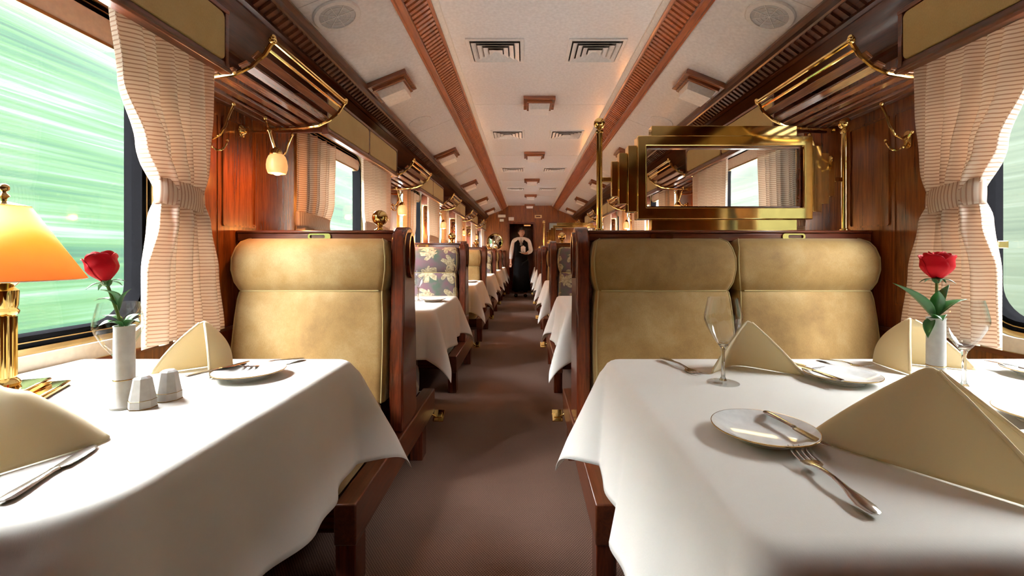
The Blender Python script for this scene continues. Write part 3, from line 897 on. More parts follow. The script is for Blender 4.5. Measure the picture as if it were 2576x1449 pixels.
def make_bench(side, nseat, mf, mr, finial=True, half=False):
    """local x: 0 at the aisle face, positive towards the wall; built with sign s."""
    s = -1 if side < 0 else 1
    W = (-0.495-WL) if side < 0 else (WR-0.205)
    W -= 0.004
    t = thing('dining_bench', '', 'bench', group='double sided carriage benches')
    def X(a, b=None): return s*a if b is None else tuple(sorted((s*a, s*b)))
    # end panel: rounded scroll head, waisted and spreading to the base rail
    outl = [(-0.115, 0.27), (-0.118, 0.45), (-0.112, 0.62), (-0.092, 0.80), (-0.085, 0.92)]
    hd = [(0.092*math.cos(a), 1.035+0.088*math.sin(a)) for a in [PI-i*PI/14 for i in range(15)]]
    back = [(-y, z) for y, z in reversed(outl)]
    poly = outl+hd+back
    if half: poly = [(min(y, 0.0), z) for y, z in poly]
    f = lambda p, q, x: (s*x, p, q)
    MB().prism(poly, f, 0.008, 0.066).build('end_panel', M['mahog'], t, bevel=0.008, angle=50)
    if not half:
        c = [(0.052*math.cos(2*PI*i/28), 1.02+0.105*math.sin(2*PI*i/28) if False else 1.0+0.10*math.sin(2*PI*i/28)) for i in range(28)]
        ci = [(0.040*math.cos(2*PI*i/28), 1.0+0.086*math.sin(2*PI*i/28)) for i in range(28)]
        MB().ring(c, ci, f, -0.002, 0.012).build('scroll_moulding', M['mahog'], t)
    y_f, y_r = -0.635, (0.50 if not half else 0.0)
    MB().box(*X(0.002, 0.068), y_f, y_r, 0.145, 0.268).build('side_rail', M['mahogy'], t, bevel=0.005)
    MB().box(*X(0.068, W), y_f+0.03, y_f+0.055, 0.165, 0.262).build('apron', M['mahogx'], t, bevel=0.003)
    if not half: MB().box(*X(0.068, W), y_r-0.055, y_r-0.03, 0.165, 0.262).build('apron', M['mahogx'], t, bevel=0.003)
    legs = [y_f+0.005, 0.215] if not half else [y_f+0.005]
    for y in legs:
        for xa in (0.005, W-0.07):
            MB().box(*X(xa, xa+0.06), y, y+0.085, 0.0, 0.15).build('leg', M['mahog'], t, bevel=0.003)
    # middle board and top rail
    MB().box(*X(0.066, W), -0.030, 0.030 if not half else 0.0, 0.20, 1.06).build('back_board', M['mahogx'], t, bevel=0.002)
    y2 = 0.052 if not half else 0.0
    MB().box(*X(0.066, W), -0.052, y2, 1.058, 1.094).build('top_rail', M['mahogx'], t, bevel=0.004)
    MB().box(*X(0.064, W), -0.060, y2+0.008*(not half), 1.094, 1.106).build('rail_cap', M['mahogx'], t, bevel=0.004)
    # cushions
    a0 = 0.072; wid = (W-0.02-a0)/nseat
    for i in range(nseat):
        p, q = a0+i*wid+0.002, a0+(i+1)*wid-0.002
        for d, m in (((-1, mf), (1, mr)) if not half else ((-1, mf),)):
            xa, xb = sorted((s*p, s*q))
            cushion_back(xa, xb, d, 'backrest', t, m)
            seat_cushion(xa, xb, d*0.12, (y_f if d < 0 else y_r-0.01), 'seat', t, m)
        # brass pull on the top rail
        pc = {(-1): 0.378, 1: (0.375 if i == 0 else 0.935)}[side]
        for d in ((-1, 1) if not half else (-1,)):
            mb = MB()
            g = lambda a, b, y: (s*a, d*y, b)
            mb.ring(rrect(pc-0.048, pc+0.048, 1.066, 1.092, 0.011, 4), rrect(pc-0.024, pc+0.040, 1.072, 1.086, 0.005, 4), g, 0.050, 0.060)
            mb.build('grab_handle', M['brass'], t)
    if finial:
        x = s*0.14
        mb = MB().lathe([(0.028, 1.104), (0.028, 1.109), (0.016, 1.114), (0.010, 1.122), (0.013, 1.130), (0.010, 1.134)], (x, 0, 0), 20)
        mb.ball((x, 0, 1.163), 0.034, 24)
        mb.build('ball_finial', M['brass'], t)
    if not half:
        mb = MB()
        m = Matrix.Translation((s*-0.028, 0.47, 0.128)) @ Matrix.Rotation(math.radians(38), 4, 'X')
        mb.box(-0.030, 0.026, -0.034, 0.034, -0.004, 0.004, m); mb.box(-0.020, 0.016, -0.014, 0.014, 0.004, 0.010, m)
        mb.tube([(s*0.02, 0.45, 0.15), (s*-0.015, 0.46, 0.125)], 0.006, 8)
        mb.build('foot_pedal', M['brass'], t, bevel=0.001)
    return t
fab = [M['velvet'], M['floral'], M['velvet'], M['floral'], M['velvet'], M['floral']]
FN = ['olive velvet', 'leaf patterned fabric']
def swap_fabric(t, mf, mr):
    for ch in t.children:
        if ch.name.split('.')[0] in ('backrest', 'seat'):
            front = ch['front'] if 'front' in ch else True
            me = ch.data.copy(); me.materials[0] = mf if front else mr; ch.data = me
BX = {-1: -0.495, 1: 0.205}
for side in (-1, 1):
    b0 = make_bench(side, 1 if side < 0 else 2, M['velvet'], M['floral'], side < 0)
    for ch in b0.children:
        if ch.name.split('.')[0] in ('backrest', 'seat'):
            ys = [v.co.y for v in ch.data.vertices]; ch['front'] = sum(ys) < 0
    proto_r = b0
    fin = None
    if side > 0:   # a ball finial for the right benches without a screen
        mb = MB().lathe([(0.028, 1.104), (0.028, 1.109), (0.016, 1.114), (0.010, 1.122), (0.013, 1.130), (0.010, 1.134)], (0.115, 0, 0), 20)
        mb.ball((0.115, 0, 1.163), 0.034, 24)
        fin = mb.build('ball_finial', M['brass'])
    used = False
    for k in range(5):
        t = b0 if k == 0 else copy_tree(b0)
        t.location = (BX[side], 1.93+P*k, 0)
        if k: swap_fabric(t, fab[k], fab[k+1])
        if side > 0 and k in (1, 2, 4):
            q = fin if not used else fin.copy()
            if used: COL.objects.link(q)
            used = True; q.parent = t
        t['label'] = '%s bench on the %s of the aisle, its near seats in %s' % (ORD[k], SN[side], FN[k % 2])
    h = make_bench(side, 1 if side < 0 else 2, M['floral'], M['floral'], False, True)
    h.location = (BX[side], Y1-0.002, 0)
    h['label'] = 'last bench against the end wall on the %s of the aisle' % SN[side]
for o in bpy.data.objects:
    if 'front' in o: del o['front']

# ------------------------------------------------------------------ brass and glass divider screens
def make_divider():
    t = thing('divider_screen', '', 'divider screen', group='brass framed glass screens')
    z0 = 1.107
    for x in (0.325, 1.398):
        mb = MB()
        mb.lathe([(0.020, z0), (0.020, z0+0.006), (0.013, z0+0.010), (0.013, 1.532), (0.017, 1.537), (0.017, 1.544), (0.009, 1.550), (0.009, 1.557)], (x, 0, 0), 20)
        mb.build('pole', M['brass'], t)
        mb = MB().ball((x, 0, 1.576), 0.025, 20)
        mb.build('pole_finial', M['brass'], t)
    xc = 0.8615
    # stepped fins either side
    for s in (-1, 1):
        for i, (a, b, lo, hi, dp) in enumerate(((0.456, 0.486, 1.255, 1.408, 0.012), (0.418, 0.456, 1.222, 1.443, 0.020), (0.378, 0.418, 1.187, 1.473, 0.028))):
            xs = sorted((xc+s*a, xc+s*b))
            MB().box(xs[0]+0.0005, xs[1]-0.0005, -dp, dp, lo, hi).build('stepped_fin', M['brass'], t, bevel=0.002)
    f = lambda p, q, y: (p, y, q)
    o = [(xc-0.377, 1.155), (xc+0.377, 1.155), (xc+0.377, 1.515), (xc-0.377, 1.515)]
    i = [(xc-0.340, 1.205), (xc+0.340, 1.205), (xc+0.340, 1.472), (xc-0.340, 1.472)]
    MB().ring(o, i, f, -0.032, 0.032).build('frame', M['brass'], t, bevel=0.003)
    i2 = [(xc-0.332, 1.213), (xc+0.332, 1.213), (xc+0.332, 1.464), (xc-0.332, 1.464)]
    MB().ring([(a+(0.001 if a < xc else -0.001), b) for a, b in i], i2, f, -0.012, 0.012).build('glazing_bead', M['mahogx'], t, bevel=0.001)
    MB().box(xc-0.331, xc+0.331, -0.003, 0.003, 1.214, 1.463).build('glass', M['glass'], t, smooth=False)
    MB().box(xc-0.315, xc+0.315, -0.022, 0.022, 1.5155, 1.560).build('top_bar', M['brass'], t, bevel=0.002)
    MB().box(xc-0.315, xc+0.315, -0.022, 0.022, 1.107, 1.1545).build('bottom_bar', M['brass'], t, bevel=0.002)
    for zz in (1.330,):
        for s in (-1, 1):
            a = xc+s*0.486; b = 0.325+0.012 if s < 0 else 1.398-0.012
            xs = sorted((a, b)); MB().box(xs[0], xs[1], -0.008, 0.008, zz-0.01, zz+0.01).build('pole_clamp', M['brass'], t, bevel=0.002)
    return t
d0 = make_divider(); d0.location = (0, 1.93, 0)
d0['label'] = 'large brass framed glass screen on the nearest right bench'
d1 = copy_tree(d0); d1.location = (0, 1.93+3*P, 0)
d1['label'] = 'small looking brass screen far down the car on the fourth right bench'

# ------------------------------------------------------------------ tables and cloths
ZT = 0.714
def drape(side, x_edge, x_wall, y0, y1, L, seed, corner=0.62, rnear=0.03):
    rnd = random.Random(seed)
    ph = [rnd.uniform(0, 6.28) for _ in range(6)]
    s = 1 if side < 0 else -1       # s: direction from table towards the aisle
    rc = 0.030                       # table corner radius
    rb = 0.018                       # bend radius
    width = abs(x_wall-x_edge)
    def fall(e):                     # outward, down for arc length e past the edge
        if e <= 0: return 0, 0
        a = e/rb
        if a < PI/2: return rb*math.sin(a), rb*(1-math.cos(a))
        return rb, rb+(e-rb*PI/2)
    def pos(a, b):
        # a: distance past the aisle edge (negative inside), b: along y, with ey past near/far edge
        if b > (y0+y1)/2: ey, yc, sg, rc = b-y1, y1, 1, 0.025
        else: ey, yc, sg, rc = y0-b, y0, -1, rnear
        ex = a
        if ex > -rc and ey > -rc:        # round the table corner
            ea, eb = ex+rc, ey+rc
            r = math.hypot(ea, eb); th = math.atan2(eb, ea)
            cxx, cyy = x_edge-s*rc, yc-sg*rc
            if r <= rc: return (x_edge+s*ex, yc+sg*ey, ZT)
            e = r-rc
            k = max(0, math.sin(2*th))
            rho = e*corner*(k**1.15)*sstep(0, 0.06, e)
            o, d0 = fall(e)
            phi = lerp(th, PI/4 + (th-PI/4)*0.4, 0.6)
            fl = 0.02*min(1, e/L)
            ox = math.cos(phi)*rho + (rc+o+fl)*math.cos(th)
            oy = math.sin(phi)*rho + (rc+o+fl)*math.sin(th)
            dz = math.sqrt(max(0, d0*d0-(rho*0.95)**2)) if d0 > rho*0.95 else d0*0.3
            return (cxx+s*ox, cyy+sg*oy, ZT-dz)
        xin = x_edge + s*min(0, a)
        if ex <= 0 and ey <= 0: return (xin, b, ZT)
        if ex > 0:
            o, d = fall(ex)
            q = ex/L
            dist = min(b-y0-rnear, y1-b-0.025)
            env = sstep(0.0, 0.22, dist)
            wv = 0.022*q*q**0.3*(0.75+math.sin(b*17+ph[2])*0.8+0.4*math.sin(b*37+ph[3]))*env
            return (x_edge+s*(o+wv+0.02*q), b, ZT-d+0.004*math.sin(b*13+ph[4])*q*env)
        o, d = fall(ey)
        q = ey/L; dist = -a-rc
        env = sstep(0.0, 0.2, dist)
        wv = 0.018*q*(0.7+0.8*math.sin(a*16+ph[3])+0.4*math.sin(a*34+ph[5]))*env
        return (xin, yc+sg*(o+wv+0.02*q), ZT-d)
    na = int((width+L)/0.0125); nb = int((y1-y0+2*L)/0.0125)
    def fn(u, v):
        a = lerp(-width, L, u); b = lerp(y0-L, y1+L, v)
        return pos(a, b)
    mb = MB().grid(fn, na, nb)
    return mb
def make_table(side, k, xe, y0, y1, L, seed, corner, rnear=0.025):
    lab = '%s table on the %s of the aisle' % (ORD[k], SN[side])
    xw = (WL+0.016) if side < 0 else (WR-0.016)
    t = thing('dining_table', 'wooden carriage table under white cloth, %s' % lab, 'table', ((xe+xw)/2, (y0+y1)/2, 0), group='wall mounted dining tables')
    cxx, cyy = (xe+xw)/2, (y0+y1)/2
    s = 1 if side < 0 else -1
    a, b = sorted((xe-s*0.012, xw))
    MB().box(a-cxx, b-cxx, y0+(0.004 if rnear < 0.05 else 0.03)-cyy, y1-0.004-cyy, 0.675, ZT-0.003).build('tabletop', M['mahog'], t, bevel=0.006)
    px = xe-s*0.20-cxx
    mb = MB().lathe([(0.035, 0.02), (0.035, 0.04), (0.028, 0.06), (0.028, 0.66), (0.06, 0.675)], (px, 0, 0), 20); mb.build('leg', M['underside'], t)
    MB().box(px-0.10, px+0.10, -0.16, 0.16, 0.0, 0.022).build('foot', M['underside'], t, bevel=0.005)
    MB().box(*sorted((xw-cxx, xw-s*-0.05-cxx)), -0.25, 0.25, 0.60, 0.675).build('wall_bracket', M['underside'], t)
    c = drape(side, xe, xw, y0, y1, L, seed, corner, rnear).build('tablecloth', M['linen'], None, solid=0.0016, angle=80, weld=False)
    tag(c, 'white linen cloth hanging over the %s' % lab, 'tablecloth', 'white tablecloths')
    return t
make_table(-1, 0, -0.490, 0.480, 1.21, 0.285, 1, 0.42, 0.085)
make_table(1, 0, 0.238, 0.44, 1.21, 0.290, 2, 0.42)
for k in range(1, 6):
    make_table(-1, k, -0.490, 2.33+P*(k-1), 3.10+P*(k-1), 0.268, 10+k, 0.36)
    make_table(1, k, 0.238, 2.33+P*(k-1), 3.10+P*(k-1), 0.268, 20+k, 0.36)

# ------------------------------------------------------------------ tableware
ZP = ZT+0.0012
def make_plate(r=0.076):
    t = thing('plate', '', 'plate', group='side plates')
    pr = [(0.0, 0.003), (r*0.60, 0.003), (r*0.66, 0.005), (r*0.80, 0.011), (r, 0.016), (r*1.005, 0.0175), (r*0.99, 0.0185), (r*0.80, 0.0135), (r*0.66, 0.0078), (r*0.58, 0.0062), (0.0, 0.0058)]
    MB().lathe(pr, (0, 0, 0), 56).build('dish', M['china'], t)
    MB().lathe([(r*0.55, 0.0), (r*0.57, 0.004), (r*0.60, 0.004), (r*0.59, 0.0)], (0, 0, 0), 48, close=True).build('foot_ring', M['china'], t)
    MB().lathe([(r*0.985, 0.0184), (r*1.004, 0.0184), (r*1.0065, 0.0170), (r*1.0055, 0.0166)], (0, 0, 0), 56, close=True).build('gilt_rim', M['brassd'], t)
    return t
def strip(mb, st, seg=10):
    """st: (y, z, halfwidth, halfthick) stations, elliptical section along y"""
    n = len(mb.v)
    for (y, z, hw, ht, *xo) in st:
        x = xo[0] if xo else 0
        for i in range(seg):
            a = 2*PI*i/seg; mb.v.append(Vector((x+hw*math.cos(a), y, z+ht*math.sin(a))))
    for j in range(len(st)-1):
        for i in range(seg):
            a = n+j*seg+i; b = n+j*seg+(i+1) % seg
            mb.f.append((a, b, b+seg, a+seg))
    mb.f.append(tuple(n+i for i in reversed(range(seg)))); mb.f.append(tuple(n+(len(st)-1)*seg+i for i in range(seg)))
    return mb
def make_fork():
    t = thing('fork', '', 'fork', group='silver forks')
    mb = MB()
    strip(mb, [(-0.100, 0.006, 0.004, 0.0012), (-0.096, 0.0065, 0.0085, 0.0015), (-0.080, 0.007, 0.0105, 0.0017), (-0.060, 0.008, 0.0085, 0.0017), (-0.040, 0.0088, 0.0050, 0.0017), (-0.010, 0.0105, 0.0032, 0.0018), (0.015, 0.0085, 0.0032, 0.0018), (0.030, 0.006, 0.0045, 0.0016), (0.038, 0.0048, 0.009, 0.0014)])
    mb.build('handle', M['steel'], t)
    mb = MB()
    strip(mb, [(0.036, 0.005, 0.0085, 0.0013), (0.042, 0.0042, 0.0115, 0.0013), (0.052, 0.0036, 0.0125, 0.0012), (0.057, 0.0036, 0.0125, 0.0011)])
    for i in range(4):
        x = -0.0103+i*0.00687
        strip(mb, [(0.055, 0.0036, 0.0020, 0.0011, x), (0.072, 0.0045, 0.0018, 0.0010, x), (0.088, 0.0078, 0.0015, 0.0009, x), (0.098, 0.012, 0.0006, 0.0005, x)], 6)
    mb.build('tines', M['steel'], t)
    return t
def make_knife():
    t = thing('knife', '', 'knife', group='silver butter knives')
    mb = MB()
    strip(mb, [(-0.095, 0.004, 0.004, 0.0016), (-0.090, 0.004, 0.0082, 0.0026), (-0.070, 0.004, 0.0086, 0.0032), (-0.040, 0.004, 0.0062, 0.0032), (-0.010, 0.004, 0.0046, 0.003), (0.0, 0.004, 0.006, 0.003), (0.005, 0.004, 0.0045, 0.0026)])
    mb.build('handle', M['steel'], t)
    mb = MB()
    strip(mb, [(0.003, 0.004, 0.0045, 0.0012, 0), (0.012, 0.004, 0.0085, 0.001, 0.002), (0.040, 0.0038, 0.0098, 0.0008, 0.002), (0.070, 0.0036, 0.0098, 0.0007, 0.001), (0.088, 0.0035, 0.0075, 0.0006, -0.001), (0.098, 0.0034, 0.0012, 0.0005, -0.005)])
    mb.build('blade', M['steel'], t)
    return t
def lay(o, tail, head, label):
    """place a piece of cutlery with handle end at tail and tip at head"""
    a, b = Vector(tail), Vector(head); d = b-a
    o.location = (a+b)/2
    yaw = math.atan2(-d.x, d.y); pitch = math.atan2(d.z, math.hypot(d.x, d.y))
    o.rotation_euler = (pitch, 0, yaw)
    sc = d.length/0.197
    kx = 1.45 if o.name.startswith('fork') else 1.2
    o.scale = (sc*kx, sc, sc)
    o['label'] = label
    return o
def make_glass(h=0.19):
    t = thing('wine_glass', '', 'wine glass', group='tulip wine glasses')
    k = h/0.19
    foot = [(0.0, 0.0), (0.034, 0.0), (0.034, 0.0012), (0.020, 0.0025), (0.009, 0.0055), (0.0, 0.0058)]
    MB().lathe([(r, z*k) for r, z in foot], (0, 0, 0), 40).build('foot', M['crystal'], t)
    stem = [(0.0, 0.006), (0.0085, 0.006), (0.0042, 0.014), (0.0036, 0.045), (0.0040, 0.070), (0.0065, 0.080), (0.011, 0.0855), (0.0, 0.0865)]
    MB().lathe([(r, z*k) for r, z in stem], (0, 0, 0), 24).build('stem', M['solidglass'], t)
    out = [(0.0, 0.0868), (0.012, 0.0875), (0.014, 0.090), (0.026, 0.108), (0.036, 0.128), (0.0405, 0.142), (0.0400, 0.152), (0.0365, 0.170), (0.0320, 0.190)]
    inn = [(0.0312, 0.190), (0.0357, 0.170), (0.0391, 0.152), (0.0395, 0.142), (0.0350, 0.129), (0.0250, 0.110), (0.012, 0.0945), (0.0, 0.089)]
    MB().lathe([(r, z*k) for r, z in out+inn], (0, 0, 0), 40).build('bowl', M['crystal'], t)
    return t
def leaf(mb, base, tip, width, droop=0.008):
    base, tip = Vector(base), Vector(tip); d = tip-base; L = d.length; d.normalize()
    sd = d.cross(Vector((0, 0, 1)))
    sd = sd.normalized() if sd.length > 1e-3 else Vector((1, 0, 0)); n = sd.cross(d)
    def fn(u, v):
        w = width*math.sin(PI*v**0.85)**0.9*(1-0.25*v) if 0 < v < 1 else 0.0003
        x = (u-0.5)*2
        return base + d*L*v + sd*w*x + n*(-abs(x)*-0.35*w + droop*math.sin(v*PI))
    mb.grid(fn, 6, 12)
def make_rose_vase(lean, label, spread):
    t = thing('bud_vase', label, 'vase')
    pr = [(0.0, 0.0), (0.021, 0.0), (0.022, 0.004), (0.018, 0.012), (0.0165, 0.030), (0.0160, 0.15), (0.0170, 0.153), (0.0150, 0.153), (0.0140, 0.03), (0.0, 0.028)]
    MB().lathe(pr, (0, 0, 0), 32).build('body', M['china'], t)
    MB().lathe([(0.0168, 0.052), (0.0174, 0.053), (0.0168, 0.054)], (0, 0, 0), 32).build('gilt_band', M['brassd'], t)
    r = thing('rose', label.replace('white bud vase holding', 'red rose standing in white vase with').split(' with')[0], 'rose')
    top = Vector(lean)
    pts = [Vector((0.002, 0, 0.05)), Vector((0.001, 0, 0.12)), Vector((top.x*0.3, top.y*0.3, 0.175)), Vector((top.x*0.8, top.y*0.8, top.z-0.03))]
    MB().tube(pts, 0.0026, 8).build('stem', M['stem'], r)
    # bloom
    ax = (top-pts[-1]).normalized()
    rot = Vector((0, 0, 1)).rotation_difference(ax).to_matrix().to_4x4()
    mbs = MB()
    rnd = random.Random(4)
    c = pts[-1]
    layers = [(0.008, 0.056, 3, 0.35, 0.0), (0.013, 0.057, 3, 0.5, 0.001), (0.018, 0.054, 4, 0.62, 0.002), (0.022, 0.050, 4, 0.75, 0.004)]
    for li, (rad, h, n, bulge, flare) in enumerate(layers):
        for i in range(n):
            a0 = 2*PI*i/n + li*0.7
            span = 2*PI/n*0.72
            def fn(u, v, a0=a0, span=span, rad=rad, h=h, bulge=bulge, flare=flare):
                a = a0+(u-0.5)*2*span*(0.55+0.45*math.sin(PI*min(1, v*0.9+0.1)))
                hh = h*(1-0.10*(2*u-1)**2*v)
                rr = rad*(0.25+0.95*math.sin(PI*0.5*min(1, v*1.7)))*(1-0.22*max(0, v-0.5)) + flare*max(0, v-0.75)*4*(0.4+abs(2*u-1)) + 0.0022*math.sin(a*2.0+li)
                rr += 0.0015*(u-0.5)
                return c + (rot @ Vector((rr*math.cos(a), rr*math.sin(a), 0.004+hh*v)))
            mbs.grid(fn, 10, 10)
    mbs.build('bloom', M['rose'], r, solid=0.0009, angle=80)
    mb = MB()
    mb.lathe([(0.003, -0.006), (0.007, -0.002), (0.009, 0.003), (0.006, 0.006)], c, 12, rot)
    for i in range(5):
        a = 2*PI*i/5+0.3
        leaf(mb, c+rot @ Vector((0.006*math.cos(a), 0.006*math.sin(a), 0.002)), c+rot @ Vector((0.03*math.cos(a), 0.03*math.sin(a), -0.006)), 0.004, 0.003)
    mb.build('sepals', M['leafg'], r, solid=0.0006)
    for (b, tp, wd) in spread:
        mb = MB(); leaf(mb, b, tp, wd); mb.build('leaf', M['leafg'], r, solid=0.0007, angle=80)
    return t, r
def make_napkin(A, S, P1, P2, label, loc, bulge=0.012, rnd_=0.32):
    A, S, P1, P2 = map(Vector, (A, S, P1, P2))
    o = Vector(loc)
    def base(q):    # q -1..1 along P2-S-P1 with a rounded corner
        k = rnd_
        if q < -k: return lerp(P2, S, (q+1)/1.0)
        if q > k: return lerp(S, P1, q)
        a = lerp(P2, S, 1-k); b = lerp(S, P1, k); m = (q+k)/(2*k)
        return a*(1-m)**2 + S*2*m*(1-m) + b*m*m
    cen = (A+S+P1+P2)/4
    def fn(u, v):
        q = 2*u-1
        B = base(q)
        p = A.lerp(B, v)
        out = (p-cen); out.z = 0
        if out.length > 1e-5: out.normalize()
        amt = bulge*math.sin(PI*min(1, max(0, v)))*(1-abs(q)*0.5)
        # the folded edges curl a little at the open side
        p = p + out*amt
        if v < 0.06: p = p + Vector((0, 0, -0.004*(1-v/0.06)))
        return p-o
    mb = MB().grid(fn, 40, 24)
    ob = mb.build('napkin', M['napkin'], None, solid=0.0035, angle=70, bevel=0)
    ob.location = o
    # rolled hem along the open edges
    for q, nm in ((-1, 0), (1, 0)):
        pts = [fn((q+1)/2, v/16) for v in range(1, 16)]
        MB().tube(pts, 0.0032, 8).build('hem', M['napkin'], ob)
    tag(ob, label, 'napkin', 'folded cream napkins')
    return ob

# plates
pl = make_plate(); pl.location = (0.373, 0.690, ZP); pl['label'] = 'white plate with thin gilt rim in the right foreground, knife across it'
pl.scale = (1, 1, 1)
dup(pl, (0.717, 1.000, ZP), 'white plate with gilt rim near the far edge of the right table')
dup(pl, (0.895, 0.745, ZP), 'white plate cut by the right border of the photo, farther of two')
dup(pl, (0.775, 0.600, ZP), 'white plate cut by the right border of the photo, nearer of two')
dup(pl, (1.215, 1.03, ZP), 'white plate under a knife by the right window')
dup(pl, (-0.643, 1.03, ZP), 'white plate holding a knife and fork on the nearest left table')
dup(pl, (-0.567, 2.72, ZP), 'white plate on the second left table')
dup(pl, (-0.56, 4.62, ZP), 'white plate on the third left table')
zr = ZP+0.0165
f0 = make_fork()
lay(f0, (0.378, 0.477, ZP+0.001), (0.381, 0.622, ZP+0.009), 'silver fork leaning on the plate in the right foreground')
def fork(a, b, l): return lay(copy_tree(f0), a, b, l)
fork((0.800, 1.195, ZP), (0.826, 1.055, zr-0.004), 'silver fork with its handle towards the back of the right table')
fork((0.660, 1.175, ZP), (0.705, 1.045, zr-0.004), 'silver fork beside the knife on the far right plate')
fork((0.372, 1.195, ZP+0.002), (0.415, 1.035, ZP), 'silver fork left of the clear wine glass on the right table')
fork((-0.605, 1.20, ZP), (-0.690, 1.055, zr-0.004), 'silver fork on the plate of the nearest left table')
k0 = make_knife()
lay(k0, (0.407, 0.752, zr+0.001), (0.426, 0.618, zr-0.002), 'silver knife lying across the plate in the right foreground')
def knife(a, b, l): return lay(copy_tree(k0), a, b, l)
knife((0.668, 0.925, zr+0.001), (0.655, 1.09, zr), 'silver knife pointing away on the far right plate')
knife((1.17, 0.955, zr), (1.165, 1.12, zr), 'silver knife on the plate by the right window')
knife((-0.742, 0.96, zr), (-0.690, 1.11, zr), 'silver knife across the plate of the nearest left table')
knife((-0.596, 0.500, ZP+0.001), (-0.640, 0.660, ZP), 'silver knife in the left foreground beside the big napkin')
knife((-0.63, 2.42, ZP+0.001), (-0.67, 2.60, ZP), 'small knife on the second left table')
# glasses
g0 = make_glass(); g0.location = (0.442, 0.985, ZP); g0['label'] = 'empty wine glass standing alone at the left of the right table'
dup(g0, (0.940, 0.945, ZP), 'empty wine glass behind the right vase')
dup(g0, (-0.815, 0.885, ZP), 'empty wine glass behind the left vase')
dup(g0, (-0.705, 2.655, ZP), 'empty wine glass on the second left table, farther from the aisle')
dup(g0, (-0.665, 2.75, ZP), 'empty wine glass on the second left table, nearer the aisle')
# roses
t, r = make_rose_vase((-0.045, 0.004, 0.262), 'tall white bud vase holding a rose on the nearest left table',
    [((-0.002, 0, 0.15), (-0.036, -0.006, 0.172), 0.010), ((0, -0.003, 0.150), (-0.010, -0.040, 0.158), 0.013), ((0.003, 0, 0.15), (0.038, -0.010, 0.160), 0.011),
     ((0.0, 0.004, 0.15), (0.008, 0.034, 0.17), 0.011), ((-0.012, 0, 0.19), (-0.020, -0.026, 0.222), 0.013), ((-0.012, 0, 0.19), (-0.050, -0.008, 0.200), 0.008), ((-0.010, 0, 0.18), (0.018, -0.006, 0.222), 0.005)])
t.location = (-0.752, 0.828, ZP); r.location = (-0.752, 0.828, ZP)
r['label'] = 'red rose leaning left in the vase on the nearest left table'
t, r = make_rose_vase((0.004, 0.002, 0.262), 'tall white bud vase holding a rose on the nearest right table',
    [((-0.004, 0, 0.15), (-0.088, 0.004, 0.226), 0.021), ((0.003, 0, 0.155), (0.062, -0.004, 0.192), 0.017), ((0, -0.004, 0.16), (-0.012, -0.018, 0.212), 0.014),
     ((0.004, 0.002, 0.16), (0.040, 0.012, 0.222), 0.013), ((-0.002, -0.003, 0.15), (-0.018, -0.034, 0.152), 0.014), ((-0.006, 0, 0.155), (-0.026, -0.01, 0.112), 0.011)])
t.location = (0.866, 0.930, ZP); r.location = (0.866, 0.930, ZP)
r['label'] = 'red rose standing upright in the vase on the nearest right table'
# salt and pepper
def make_shaker():
    t = thing('salt_shaker', '', 'salt shaker', group='white porcelain shakers')
    seg = 8
    MB().lathe([(0.0, 0.0), (0.025, 0.0), (0.0245, 0.016), (0.0238, 0.0165), (0.0165, 0.056), (0.011, 0.060), (0, 0.0615)], (0, 0, 0), seg).build('body', M['china'], t, smooth=False, bevel=0.0012)
    MB().lathe([(0.0246, 0.0155), (0.0252, 0.016), (0.0246, 0.0165)], (0, 0, 0), seg).build('gilt_line', M['brassd'], t, smooth=False)
    MB().lathe([(0.0252, 0.0), (0.0257, 0.0008), (0.0252, 0.0016)], (0, 0, 0), seg).build('gilt_foot', M['brassd'], t, smooth=False)
    return t
s0_ = make_shaker(); s0_.location = (-0.716, 0.826, ZP); s0_.rotation_euler = (0, 0, 0.5)
s0_['label'] = 'white porcelain shaker touching the left vase, nearer the camera'
q = dup(s0_, (-0.704, 0.872, ZP), 'white porcelain shaker behind the other one on the left table', 0.5)
s0_.scale = q.scale = (0.88, 0.88, 0.98)
# napkins
z = ZP+0.002
def N(A, S, P1, P2, label, **kw):
    c = Vector((0, 0, 0))
    for p in (A, S, P1, P2): c += Vector(p)/4
    c.z = ZP
    return make_napkin(A, S, P1, P2, label, c, **kw)
N((0.572, 0.620, 0.846), (0.425, 0.700, z), (0.588, 0.465, z), (0.700, 0.565, z), 'large folded cream napkin in the right foreground', bulge=0.006, rnd_=0.12)
N((0.548, 1.085, 0.842), (0.545, 1.150, z), (0.655, 1.035, z), (0.445, 1.055, z), 'folded cream napkin behind the clear glass on the right table', bulge=0.010)
N((0.965, 1.105, 0.846), (0.925, 1.205, z), (0.912, 1.045, z), (1.110, 1.085, z), 'folded cream napkin behind the right vase', bulge=0.022)
N((-0.787, 1.080, 0.842), (-0.760, 1.170, z), (-0.722, 1.012, z), (-0.890, 1.048, z), 'folded cream napkin on the far side of the nearest left table', bulge=0.020)
N((-0.775, 0.620, 0.838), (-0.630, 0.690, z), (-0.700, 0.530, z), (-0.850, 0.72, z), 'big folded cream napkin cut by the left border, beside the knife', bulge=0.010, rnd_=0.2)
N((-0.80, 2.62, 0.842), (-0.74, 2.70, z), (-0.73, 2.54, z), (-0.89, 2.58, z), 'folded napkin beside the glasses on the second left table', bulge=0.015)
